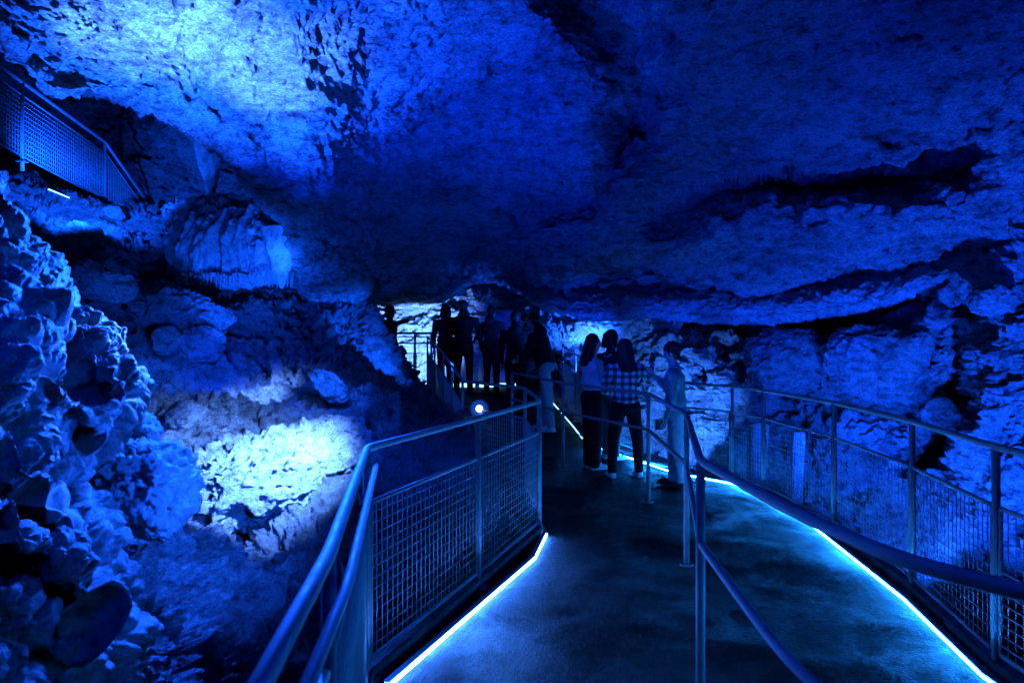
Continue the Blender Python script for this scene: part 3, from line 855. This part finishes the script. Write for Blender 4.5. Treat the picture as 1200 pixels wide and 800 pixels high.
strip('led_strip', [(2.58, 5.86, 0.015), (2.52, 7.03, 0.015), (2.45, 7.62, 0.015), (1.96, 8.24, 0.015), (1.24, 9.44, 0.12), (1.12, 9.65, 0.15)], M['led_r'], 'led strip bending behind the standing people', lip=-1)
strip('led_strip', [(x, y, floor_z(y) + 0.03) for x, y in ((1.02, 9.9), (0.95, 10.6), (0.66, 13.0))], M['led_b'], 'thin led strip climbing the right edge of the far ramp', 0.01)
for x0, x1, lb in ((-2.2, -1.8, 'leftmost short led strip below the platform fence'), (-1.7, -0.8, 'led strip behind the legs of the people on the platform'), (-0.7, 0.1, 'right led strip below the platform fence')):
    strip('led_strip', [(x0, 14.7, 0.66), (x1, 14.7, 0.66)], M['led_b'], lb, 0.045)
a, b = Vector(P(57, 222, 10)), Vector(P(81, 232, 10.6))
strip('led_strip', [tuple(a), tuple(b)], M['led_b'], 'short led strip below the upper stair fence', 0.012)

# kerbs below the fences
def kerb(pts, label):
    root_pts = [Vector(p) for p in pts]
    bm = bmesh.new()
    for a, b in zip(root_pts[:-1], root_pts[1:]):
        d = b - a; rz = math.atan2(d.y, d.x)
        c = (a + b) / 2
        box_bm(bm, c + Vector((0, 0, 0.04)), d.length + 0.02, 0.06, 0.08, rz)
    o = bm_obj('kerb', bm, M['dark']); tag(o, kind='structure')
kerb([(x, y, z - 0.015) for x, y, z in lp], '')
kerb([(x, y, z - 0.015) for x, y, z in rp[:-4]], '')

# ------------------------------------------------------------------ lamps
def globe_lamp():
    root = empty('globe_lamp', (-0.389, 8.19, 0.80), 'small glowing round lamp on the bend of the ramp fence', 'lamp')
    bm = bmesh.new(); bmesh.ops.create_uvsphere(bm, u_segments=20, v_segments=12, radius=0.042); o = bm_obj('bulb', bm, M['bulb'], root)
    o.location = (0, -0.06, 0)
    m = bpy.data.materials.new('bulb_halo_glow'); m.use_nodes = True; nt = m.node_tree  # halo of light around the bulb, drawn as a faint glowing sphere
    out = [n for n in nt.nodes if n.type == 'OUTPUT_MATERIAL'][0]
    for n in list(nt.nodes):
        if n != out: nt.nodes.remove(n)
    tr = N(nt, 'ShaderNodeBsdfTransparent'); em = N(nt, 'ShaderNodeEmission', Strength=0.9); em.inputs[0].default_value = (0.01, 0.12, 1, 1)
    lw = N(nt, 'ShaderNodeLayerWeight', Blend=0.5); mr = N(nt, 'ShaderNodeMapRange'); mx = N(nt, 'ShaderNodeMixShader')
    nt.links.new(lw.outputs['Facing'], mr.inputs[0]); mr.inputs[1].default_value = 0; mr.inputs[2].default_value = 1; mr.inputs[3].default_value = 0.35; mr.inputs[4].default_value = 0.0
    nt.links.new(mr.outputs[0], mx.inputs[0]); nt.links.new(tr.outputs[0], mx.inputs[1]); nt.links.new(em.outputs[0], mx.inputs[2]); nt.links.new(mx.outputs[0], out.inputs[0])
    bm = bmesh.new(); bmesh.ops.create_uvsphere(bm, u_segments=28, v_segments=16, radius=0.11); gs = bm_obj('halo_sphere', bm, m, root); gs.location = (0, -0.06, 0)
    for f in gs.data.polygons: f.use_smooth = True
    bm = bmesh.new(); tube_bm(bm, [(0, 0.02, -0.02), (0, 0.05, -0.05), (0, 0.05, -0.80)], 0.012, 8); bm_obj('bracket', bm, M['plastic'], root)
    bm = bmesh.new(); bmesh.ops.create_cone(bm, segments=20, radius1=0.035, radius2=0.045, depth=0.05, matrix=Matrix.Rotation(PI / 2, 4, 'X')); h = bm_obj('housing', bm, M['plastic'], root); h.location = (0, 0.0, 0)
globe_lamp()

def pillar(px, py0, py1, Y, w, label):
    x, y, z0 = P(px, py1, Y); z1 = P(px, py0, Y)[2]
    bm = bmesh.new(); box_bm(bm, Vector((0, 0, (z1 - z0) / 2 - 0.2)), w, 0.14, z1 - z0 + 0.4)
    bmesh.ops.bevel(bm, geom=bm.edges[:], offset=0.012, segments=2, affect='EDGES')
    o = bm_obj('concrete_post', bm, M['concrete']); o.location = (x, y, z0); o.rotation_euler = (0.03, 0.02, 0.2)
    tag(o, label, 'post', 'short posts behind the right fence')
pillar(887, 495, 547, 8.0, 0.2, 'wider pale upright block behind the right fence')
pillar(932, 505, 548, 7.7, 0.14, 'narrow pale upright block behind the right fence')

# ------------------------------------------------------------------ people
def capsule(bm, a, b, ra, rb, seg=12, flat=1.0, axis=None):
    a = Vector(a); b = Vector(b); d = b - a; L = d.length
    t = d.normalized() if L > 1e-6 else Vector((0, 0, 1))
    ref = Vector(axis) if axis else (Vector((0, 1, 0)) if abs(t.y) < 0.8 else Vector((1, 0, 0)))
    s = t.cross(ref).normalized(); u = s.cross(t).normalized()
    rings = []
    prof = []
    for i in range(1, 5):
        an = -PI / 2 + i * (PI / 2) / 5
        prof.append((math.sin(an) * ra, math.cos(an) * ra))
    prof.append((0, ra)); prof.append((L * 0.5, (ra + rb) / 2)); prof.append((L, rb))
    for i in range(1, 5):
        an = i * (PI / 2) / 5
        prof.append((L + math.sin(an) * rb, math.cos(an) * rb))
    for h, r in prof:
        rings.append([bm.verts.new(a + t * h + s * math.cos(2 * PI * j / seg) * r + u * math.sin(2 * PI * j / seg) * r * flat) for j in range(seg)])
    for p, q in zip(rings[:-1], rings[1:]):
        for j in range(seg):
            bm.faces.new((p[j], p[(j + 1) % seg], q[(j + 1) % seg], q[j]))
    v0 = bm.verts.new(a - t * ra); v1 = bm.verts.new(b + t * rb)
    for j in range(seg):
        bm.faces.new((rings[0][(j + 1) % seg], rings[0][j], v0)); bm.faces.new((rings[-1][j], rings[-1][(j + 1) % seg], v1))

def ell(bm, c, r, rot=(0, 0, 0)):
    m = Matrix.Translation(c) @ Euler(rot).to_matrix().to_4x4() @ Matrix.Diagonal((r[0], r[1], r[2], 1))
    bmesh.ops.create_uvsphere(bm, u_segments=20, v_segments=14, radius=1.0, matrix=m)

def organic(name, bm, mat, parent, vox=0.009, smooth=3):
    o = bm_obj(name, bm, mat, parent)
    r = o.modifiers.new('Remesh', 'REMESH'); r.mode = 'VOXEL'; r.voxel_size = vox; r.use_smooth_shade = True
    s = o.modifiers.new('Smooth', 'SMOOTH'); s.factor = 0.6; s.iterations = smooth
    return o

def hand(bm, w, e, side, k=1.0, curl=0.5):
    """hand at wrist w, forearm direction from elbow e; five fingers"""
    w = Vector(w); d = (w - Vector(e)).normalized()
    ref = Vector((0, 1, 0)) if abs(d.y) < 0.8 else Vector((0, 0, 1))
    s = d.cross(ref).normalized(); n = s.cross(d).normalized()
    palm = w + d * 0.05 * k
    capsule(bm, w, w + d * 0.075 * k, 0.024 * k, 0.034 * k, 10, 0.5, axis=n)
    for i, (off, L) in enumerate(((-0.027, 0.062), (-0.009, 0.074), (0.009, 0.078), (0.026, 0.070))):
        p0 = w + d * 0.08 * k + n * off * k
        p1 = p0 + (d * math.cos(curl * 0.6) - s * math.sin(curl * 0.6)) * L * 0.5 * k
        p2 = p1 + (d * math.cos(curl * 1.4) - s * math.sin(curl * 1.4)) * L * 0.5 * k
        capsule(bm, p0, p1, 0.0085 * k, 0.008 * k, 8); capsule(bm, p1, p2, 0.008 * k, 0.0065 * k, 8)
    p0 = w + d * 0.025 * k + n * 0.03 * k
    p1 = p0 + (d * 0.6 + n * 0.6).normalized() * 0.04 * k
    p2 = p1 + (d * 0.9 + n * 0.1).normalized() * 0.03 * k
    capsule(bm, p0, p1, 0.012 * k, 0.010 * k, 8); capsule(bm, p1, p2, 0.010 * k, 0.008 * k, 8)

def person(loc, rz, H, label, top_mat, leg_mat, shoe_mat, hair='short', hair_mat=None, arms=None, stance=0.10, slim=1.0, lean=0.0,
           head_turn=0.0, head_nod=0.0, sleeve='long', vox=0.009, wide_leg=1.0, hood=False, crop=False, step=0.0, shirt_len=0.0, backpack=False, bag=None, group=None):
    """local frame: +y forward, x right. arms = ((elbow, wrist) left, (elbow, wrist) right) in fractions of H"""
    root = empty('person', loc, label, 'person', rz, group)
    h = H
    hip = 0.50 * h; sh = 0.80 * h; neck = 0.85 * h; chin = 0.875 * h
    sw = 0.115 * h * slim; hw = 0.052 * h
    ly = math.sin(lean)
    def T(x, y, z):
        # lean the trunk forward about the hip
        if z > hip:
            dz = z - hip
            return Vector((x, y + dz * ly, hip + dz * math.cos(lean)))
        return Vector((x, y, z))
    if arms is None:
        arms = (((-0.14, -0.015, 0.62), (-0.125, 0.045, 0.495)), ((0.135, 0.0, 0.62), (0.115, 0.08, 0.52)))
    # --- body (skin): head, neck, trunk core, arms, hands, legs - one continuous surface
    bm = bmesh.new()
    hc = T(0, 0.012 * h, 0.935 * h)
    Rh = Matrix.Translation(hc) @ Euler((-head_nod, 0, head_turn)).to_matrix().to_4x4()
    def hp(x, y, z): return Rh @ Vector((x * h, y * h, z * h))
    he = (-head_nod, 0, head_turn)
    ell(bm, hp(0, -0.004, 0.010), (0.044 * h, 0.054 * h, 0.054 * h), he)
    ell(bm, hp(0, 0.014, -0.015), (0.034 * h, 0.036 * h, 0.040 * h), he)
    ell(bm, hp(0, 0.026, -0.048), (0.020 * h, 0.018 * h, 0.014 * h), he)     # chin
    capsule(bm, hp(0, 0.048, 0.006), hp(0, 0.062, -0.014), 0.005 * h, 0.0085 * h, 8)   # nose
    ell(bm, hp(0, 0.044, 0.014), (0.030 * h, 0.010 * h, 0.007 * h), he)     # brow
    capsule(bm, hp(-0.010, 0.047, -0.030), hp(0.010, 0.047, -0.030), 0.005 * h, 0.005 * h, 8)  # lips
    for s in (-1, 1):
        ell(bm, hp(0.045 * s, -0.006, -0.006), (0.006 * h, 0.012 * h, 0.018 * h), he)
    capsule(bm, T(0, -0.005 * h, 0.80 * h), hc - Vector((0, 0, 0.03 * h)), 0.036 * h, 0.031 * h)
    capsule(bm, T(0, 0, 0.56 * h), T(0, 0, 0.77 * h), 0.065 * h, 0.075 * h, 14, 0.8)
    for s, (el, wr) in zip((-1, 1), arms):
        S = T(sw * s, 0, sh - 0.012 * h)
        E = T(el[0] * h, el[1] * h, el[2] * h); Wr = T(wr[0] * h, wr[1] * h, wr[2] * h)
        capsule(bm, T(0.04 * h * s, 0, sh - 0.01 * h), S, 0.034 * h, 0.032 * h)
        capsule(bm, S, E, 0.029 * h, 0.022 * h); capsule(bm, E, Wr, 0.022 * h, 0.0145 * h)
        hand(bm, Wr, E, s, h / 1.75, 0.6)
    for s in (-1, 1):
        f = Vector((stance * 0.5 * h * s, step * s * 0.5, 0.045 * h)); K = Vector((stance * 0.42 * h * s + 0.01 * s, step * s * 0.3 + 0.012, 0.275 * h))
        capsule(bm, (hw * s, 0, hip), K, 0.052 * h, 0.034 * h); capsule(bm, K, f, 0.033 * h, 0.021 * h)
    organic('body', bm, M['skin'], root, min(vox, 0.0075))
    for s in (-1, 1):
        bm = bmesh.new(); ell(bm, hp(0.017 * s, 0.0455, 0.002), (0.0065 * h, 0.004 * h, 0.0045 * h), he)
        bm_obj('eye', bm, M['hair'], root)
    # --- trousers
    bm = bmesh.new()
    capsule(bm, (-hw * 0.7, -0.006 * h, hip + 0.02 * h), (hw * 0.7, -0.006 * h, hip + 0.02 * h), 0.070 * h, 0.070 * h, 14)
    capsule(bm, (0, 0, hip + 0.03 * h), T(0, 0, 0.60 * h), 0.074 * h, 0.070 * h, 14, 0.85)
    for s in (-1, 1):
        f = Vector((stance * 0.5 * h * s, step * s * 0.5 - 0.005, 0.04 * h)); K = Vector((stance * 0.42 * h * s + 0.01 * s, step * s * 0.3 + 0.012, 0.275 * h))
        capsule(bm, (hw * s, -0.004, hip), K, 0.060 * h, 0.043 * h * wide_leg, 14)
        capsule(bm, K, f + Vector((0, 0, 0.012)), 0.042 * h * wide_leg, 0.033 * h * wide_leg, 14)
        for q in range(4):      # creases
            z = 0.05 + q * 0.03
            ell(bm, Vector((stance * 0.5 * h * s, step * s * 0.48, z * h)), (0.036 * h * wide_leg, 0.037 * h * wide_leg, 0.008 * h), (0.2 * (-1) ** q, 0.15, 0))
    organic('trousers', bm, leg_mat, root, vox)
    # --- top
    bm = bmesh.new()
    base = 0.60 if crop else 0.545 - shirt_len
    capsule(bm, T(-0.045 * h * slim, 0, 0.745 * h), T(0.045 * h * slim, 0, 0.745 * h), 0.076 * h, 0.076 * h, 14, 0.9)
    capsule(bm, T(0, -0.004 * h, (base + 0.03) * h), T(0, -0.004 * h, 0.74 * h), 0.082 * h * slim, 0.082 * h * slim, 16, 0.82)
    capsule(bm, T(-0.022 * h, 0, (base + 0.045) * h), T(0.022 * h, 0, (base + 0.045) * h), 0.076 * h, 0.076 * h, 14)
    for s in (-1, 1): capsule(bm, T(0.01 * s, 0, sh + 0.008 * h), T(sw * 0.88 * s, 0, sh - 0.018 * h), 0.040 * h, 0.036 * h, 12)
    capsule(bm, T(0, -0.006 * h, sh), T(0, -0.006 * h, sh + 0.045 * h), 0.048 * h, 0.037 * h, 12)
    for s, (el, wr) in zip((-1, 1), arms):
        S = T(sw * s, 0, sh - 0.014 * h); E = T(el[0] * h, el[1] * h, el[2] * h); Wr = T(wr[0] * h, wr[1] * h, wr[2] * h)
        if sleeve == 'long':
            capsule(bm, S, E, 0.038 * h, 0.031 * h); capsule(bm, E, E + (Wr - E) * 0.93, 0.030 * h, 0.021 * h)
            ell(bm, S + (E - S) * 0.75, (0.034 * h, 0.034 * h, 0.012 * h)); ell(bm, E + (Wr - E) * 0.5, (0.028 * h, 0.028 * h, 0.01 * h))
        elif sleeve == 'short':
            capsule(bm, S, S + (E - S) * 0.62, 0.038 * h, 0.036 * h)
    if hood:
        ell(bm, T(0, -0.040 * h, sh + 0.035 * h), (0.062 * h, 0.048 * h, 0.045 * h))
        ell(bm, T(0, -0.030 * h, sh + 0.07 * h), (0.046 * h, 0.036 * h, 0.04 * h))
    organic('top', bm, top_mat, root, vox)
    if backpack:
        bm = bmesh.new()
        capsule(bm, T(-0.03 * h, -0.105 * h, 0.64 * h), T(-0.03 * h, -0.105 * h, 0.78 * h), 0.055 * h, 0.05 * h)
        capsule(bm, T(0.03 * h, -0.105 * h, 0.64 * h), T(0.03 * h, -0.105 * h, 0.78 * h), 0.055 * h, 0.05 * h)
        organic('backpack', bm, M['black'], root, vox)
    # --- shoes
    for s in (-1, 1):
        bm = bmesh.new()
        fx = stance * 0.5 * h * s; fy = step * s * 0.5
        capsule(bm, (fx, fy - 0.015 * h, 0.030), (fx + 0.006 * s, fy + 0.085 * h, 0.026), 0.024 * h, 0.020 * h, 12, 0.75)
        capsule(bm, (fx, fy - 0.01 * h, 0.035), (fx, fy - 0.005, 0.052 * h), 0.027 * h, 0.026 * h)
        box_bm(bm, Vector((fx + 0.003 * s, fy + 0.035 * h, 0.013)), 0.048 * h, 0.145 * h, 0.026)
        organic('shoe', bm, shoe_mat, root, 0.006, 2)
    # --- hair
    bm = bmesh.new()
    ell(bm, hp(0, -0.012, 0.020), (0.050 * h, 0.055 * h, 0.054 * h), he)
    for s in (-1, 1): ell(bm, hp(0.034 * s, -0.016, 0.004), (0.016 * h, 0.034 * h, 0.034 * h), he)
    ell(bm, hp(0, -0.030, -0.012), (0.040 * h, 0.030 * h, 0.046 * h), he)
    if hair == 'curly':
        rr = random.Random(3)
        for q in range(26):
            a = rr.uniform(0, 2 * PI); b = rr.uniform(0.1, 1.3)
            ell(bm, hp(0.046 * math.cos(a) * math.cos(b), -0.010 + 0.050 * math.sin(a) * math.cos(b), 0.024 + 0.05 * math.sin(b)), (0.014 * h,) * 3)
    elif hair == 'long':
        for x in (-0.034, -0.017, 0.0, 0.017, 0.034):
            capsule(bm, hp(x, -0.042 + abs(x) * 0.3, 0.02), T(x * 1.25 * h, -0.068 * h, 0.775 * h + abs(x) * 0.5), 0.024 * h, 0.017 * h, 10)
        for s in (-1, 1):
            capsule(bm, hp(0.044 * s, -0.012, 0.0), T(0.052 * h * s, -0.035 * h, 0.80 * h), 0.017 * h, 0.014 * h, 10)
    elif hair == 'bob':
        for x in (-0.036, -0.012, 0.012, 0.036):
            capsule(bm, hp(x, -0.036, 0.02), hp(x * 1.2, -0.044, -0.06), 0.024 * h, 0.02 * h, 10)
        for s in (-1, 1):
            capsule(bm, hp(0.046 * s, -0.012, 0.0), hp(0.05 * s, -0.008, -0.055), 0.018 * h, 0.015 * h, 10)
    organic('hair', bm, hair_mat or M['hair'], root, 0.007, 2)
    return root

def ground(px, Y, dx=0):
    x = (px - 600) / F * Y
    return (x + dx, Y, floor_z(Y) + 0.004)
UP = ((-0.13, 0.10, 0.66), (-0.04, 0.21, 0.76)); UPR = ((0.13, 0.10, 0.66), (0.05, 0.21, 0.76))
REST_L = ((-0.145, -0.01, 0.63), (-0.145, 0.04, 0.49)); REST_R = ((0.145, -0.01, 0.63), (0.145, 0.04, 0.49))
# standing group on the near walkway
person(ground(694, 8.55), -1.25, 1.68, 'woman with long dark hair and pale top in wide black trousers', M['paleshirt'], M['black'], M['white'], 'long',
       arms=(((-0.12, 0.09, 0.66), (-0.05, 0.2, 0.68)), ((0.13, 0.03, 0.63), (0.10, 0.16, 0.60))), crop=True, sleeve='none', wide_leg=1.35, stance=0.09, head_turn=0.05)
person(ground(733, 8.05), 0.12, 1.62, 'person in a plaid shirt and white sneakers seen from behind holding up a phone', M['plaid'], M['black'], M['white'], 'long',
       arms=(((-0.15, 0.04, 0.63), (-0.07, 0.14, 0.60)), ((0.185, 0.03, 0.70), (0.235, 0.12, 0.79))), stance=0.2, slim=1.0, shirt_len=0.03, head_turn=-0.35)
person(ground(716, 8.95), -0.9, 1.69, 'dark haired person mostly hidden between the woman and the plaid shirt', M['navy'], M['grey'], M['white'], 'bob',
       arms=(REST_L, ((0.15, 0.08, 0.66), (0.10, 0.2, 0.70))), head_nod=0.15)
person(ground(792, 7.55), 1.15, 1.57, 'boy in light denim jacket and pale jeans facing the group', M['jacket'], M['denim'], M['navy'], 'curly',
       arms=(((-0.125, -0.01, 0.62), (-0.085, 0.05, 0.485)), ((0.12, 0.07, 0.66), (0.05, 0.14, 0.76))), stance=0.07, head_nod=0.22, lean=0.04, step=0.1)
bm = bmesh.new(); box_bm(bm, Vector((0, 0, 0)), 0.075, 0.009, 0.15, 0); bmesh.ops.bevel(bm, geom=bm.edges[:], offset=0.003, segments=2, affect='EDGES')
ph = bm_obj('phone', bm, M['plastic'])
a = 0.12; g = Vector(ground(733, 8.05)); rt = Vector((math.cos(a), math.sin(a), 0)); fw = Vector((-math.sin(a), math.cos(a), 0))
ph.location = g + (rt * 0.262 + fw * 0.175) * 1.62 + Vector((0, 0, 0.855 * 1.62)); ph.rotation_euler = (0.2, 0.15, a)
tag(ph, 'dark phone held up by the plaid shirt wearer', 'phone')

# ramp and platform
person(ground(641, 10.45), 1.15, 1.84, 'person in dark hooded top and light trousers leaning forward on the ramp', M['black'], M['denim'], M['white'], 'short', hood=True, step=0.2, stance=0.1, slim=1.2,
       arms=(((-0.14, 0.06, 0.64), (-0.10, 0.17, 0.60)), ((0.13, 0.04, 0.63), (0.12, 0.13, 0.55))), shirt_len=0.10, lean=0.28)
person(ground(604, 11.5), 0.1, 1.74, 'tall dark figure just ahead of the light trousers on the ramp', M['black'], M['black'], M['black'], 'short', hood=True)
person(ground(576, 13.2), -0.5, 1.72, 'slim dark figure standing alone on the platform', M['black'], M['black'], M['black'], 'short', vox=0.012, hood=True, stance=0.13,
       arms=(REST_L, ((0.13, 0.07, 0.63), (0.05, 0.16, 0.60))))
person(ground(543, 13.3), 0.0, 1.82, 'broad figure in dark jacket with backpack on the platform', M['black'], M['black'], M['black'], 'short', backpack=True, slim=1.15, vox=0.012, hood=True, stance=0.14, step=0.1,
       arms=(((-0.15, 0.05, 0.64), (-0.07, 0.14, 0.66)), ((0.16, 0.03, 0.64), (0.12, 0.12, 0.58))))
person(ground(522, 13.7), 0.3, 1.72, 'figure in lighter jacket left of the backpack wearer', M['navy'], M['navy'], M['black'], 'bob', vox=0.012, hood=True)
person(ground(457, 13.3), -1.0, 1.72, 'dark silhouette pointing right toward the bright wall', M['black'], M['black'], M['black'], 'bob', vox=0.012,
       arms=(((-0.17, 0.13, 0.80), (-0.12, 0.29, 0.84)), REST_R), backpack=True)
person(ground(436, 13.6), -0.7, 1.76, 'dark silhouette behind the pointing one at the rock edge', M['black'], M['black'], M['black'], 'short', vox=0.012)

# ------------------------------------------------------------------ lights
KEY = (0.006, 0.088, 1.0); MID = (0.0008, 0.036, 1.0); DEEP = (0.0002, 0.012, 1.0); HOT = (0.095, 0.26, 1.0)
LK = 7.2
def spot(pos, tgt, W, ang, col, blend=0.6, r=0.06):
    l = bpy.data.lights.new('spot_lamp', 'SPOT'); l.energy = W * LK; l.color = col; l.spot_size = math.radians(ang); l.spot_blend = blend; l.shadow_soft_size = r
    o = bpy.data.objects.new('spot_lamp', l); COL.objects.link(o)
    o.location = pos; o.rotation_euler = (Vector(tgt) - Vector(pos)).to_track_quat('-Z', 'Y').to_euler()
    return o
def point(pos, W, col, r=0.1):
    l = bpy.data.lights.new('fill_light', 'POINT'); l.energy = W * LK; l.color = col; l.shadow_soft_size = r
    o = bpy.data.objects.new('fill_light', l); COL.objects.link(o); o.location = pos
    return o
# ceiling washes from the left
spot(P(120, 370, 5.3), P(230, 60, 6.0), 1400, 80, KEY, 1.0)
spot(P(130, 330, 5.3), P(170, 20, 5.7), 800, 40, HOT, 1.0)
spot(P(140, 330, 5.4), P(235, 62, 6.2), 650, 30, HOT, 1.0)
spot(P(200, 360, 6.0), P(350, 160, 7.4), 500, 32, KEY, 1.0)
spot(P(150, 330, 5.6), P(300, 112, 6.7), 800, 28, HOT, 1.0)
spot(P(330, 330, 6.4), P(435, 70, 6.4), 260, 22, HOT, 1.0)
spot(P(120, 400, 5.5), P(400, 120, 7.0), 700, 66, MID, 1.0)
spot(P(540, 450, 6.6), P(540, 190, 8.8), 150, 80, (0.0006, 0.03, 1.0), 1.0, 0.2)
spot(P(700, 470, 5.0), P(820, 120, 7.0), 85, 120, DEEP, 1.0, 0.2)
spot((3.6, 3.6, 0.2), P(1100, 130, 6.0), 90, 80, DEEP, 1.0, 0.2)
# left foreground mound, lit from behind and right
spot((-1.9, 5.2, 2.2), P(128, 405, 3.5), 150, 24, HOT, 0.9, 0.15)
spot((-1.7, 5.8, 2.7), P(110, 430, 3.2), 850, 70, KEY, 0.8, 0.35)
spot(P(30, 180, 5.2), P(10, 260, 3.1), 70, 70, KEY, 0.8, 0.2)
spot((-1.2, 3.9, 0.7), P(95, 540, 2.9), 60, 70, KEY, 0.9, 0.35)
spot((-0.8, 1.2, 2.9), P(60, 520, 2.2), 16, 90, MID, 1.0, 0.4)
# pocket
spot(P(262, 425, 6.5), P(292, 462, 7.0), 130, 70, HOT, 0.9)
spot(P(250, 400, 7.0), P(285, 430, 7.9), 20, 110, MID, 0.8)
# white boulder
spot((-0.9, 3.9, 1.5), P(318, 540, 5.0), 800, 52, HOT, 1.0, 0.03)
spot((-0.95, 3.4, 0.9), P(215, 600, 4.4), 70, 80, KEY, 0.9)
# alcove
spot(P(90, 245, 9.2), P(130, 150, 13.0), 260, 125, (0.003, 0.08, 1.0), 0.9)
spot(P(300, 420, 7.2), P(285, 285, 9.6), 190, 60, (0.003, 0.08, 1.0), 0.9)
spot(P(350, 360, 8.0), P(328, 290, 9.2), 90, 24, KEY, 0.9)
spot(P(200, 410, 5.8), P(240, 360, 9.0), 80, 90, (0.004, 0.085, 1.0), 1.0)
# ridge edge
spot(P(560, 420, 9.6), P(435, 405, 10.4), 300, 52, (0.003, 0.085, 1.0), 0.8)
spot(P(395, 395, 5.4), P(386, 452, 6.2), 60, 45, KEY, 0.8)
spot(P(520, 430, 4.6), P(450, 520, 6.4), 30, 80, (0.002, 0.05, 1.0), 1.0, 0.2)
# far chamber
spot(P(520, 440, 15.2), P(478, 392, 17.5), 1500, 80, HOT, 0.9)
spot(P(620, 430, 15.2), P(600, 370, 18.0), 90, 120, MID, 0.9)
# arch + behind people
spot(P(715, 420, 10.2), P(668, 362, 11.6), 200, 76, KEY, 0.9)
spot(P(700, 430, 10.4), P(690, 385, 11.4), 60, 60, HOT, 0.9)
spot(P(800, 520, 8.9), P(800, 480, 10.4), 230, 90, (0.025, 0.16, 1.0), 0.9)
spot(P(690, 425, 9.2), P(690, 362, 10.3), 28, 62, (0.001, 0.042, 1.0), 1.0)
spot(P(790, 425, 8.5), P(790, 362, 9.6), 22, 62, (0.001, 0.042, 1.0), 1.0)
spot(P(890, 425, 7.9), P(890, 366, 9.0), 20, 62, (0.001, 0.042, 1.0), 1.0)
spot(P(990, 425, 7.3), P(990, 362, 8.4), 20, 62, (0.001, 0.042, 1.0), 1.0)
spot(P(1070, 425, 6.9), P(1070, 342, 7.7), 14, 62, (0.001, 0.042, 1.0), 1.0)

spot(P(690, 440, 10.9), P(625, 345, 12.2), 120, 70, KEY, 0.9)
# right wall
spot((3.2, 4.2, 0.3), P(1200, 430, 6.0), 420, 100, (0.003, 0.07, 1.0), 0.9)
spot(P(1010, 560, 6.8), P(960, 420, 9.0), 80, 120, (0.002, 0.06, 1.0), 0.9)
spot((3.0, 5.2, 0.1), P(1060, 600, 6.4), 150, 90, KEY, 0.9)
# added fill without fixtures: weak wash over the walkway and the standing group
point((0.2, 1.6, 3.4), 9, MID, 0.3)
spot((-0.6, 4.6, 3.0), P(740, 440, 8.2), 60, 26, MID, 1.0, 0.2)

w = bpy.data.worlds.new('World'); SC.world = w; w.use_nodes = True
bg = w.node_tree.nodes['Background']; bg.inputs[0].default_value = (0.0, 0.015, 0.5, 1); bg.inputs[1].default_value = 0.06

# ------------------------------------------------------------------ camera
cam = bpy.data.cameras.new('camera'); co = bpy.data.objects.new('camera', cam); COL.objects.link(co)
co.location = (0, 0, EYE); co.rotation_euler = (PI / 2, 0, 0)
cam.lens = 24; cam.sensor_width = 36; cam.clip_end = 200; cam.clip_start = 0.05
cam.dof.use_dof = True; cam.dof.focus_distance = 7.0; cam.dof.aperture_fstop = 5.0
SC.camera = co
SC.view_settings.view_transform = 'Standard'; SC.view_settings.look = 'None'; SC.view_settings.exposure = 0; SC.view_settings.gamma = 1
SC.render.engine = 'CYCLES'
SC.cycles.use_denoising = True
SC.cycles.max_bounces = 3; SC.cycles.diffuse_bounces = 2;
SC.cycles.use_adaptive_sampling = True; SC.cycles.adaptive_threshold = 0.02; SC.cycles.glossy_bounces = 2
SC.cycles.sample_clamp_indirect = 3
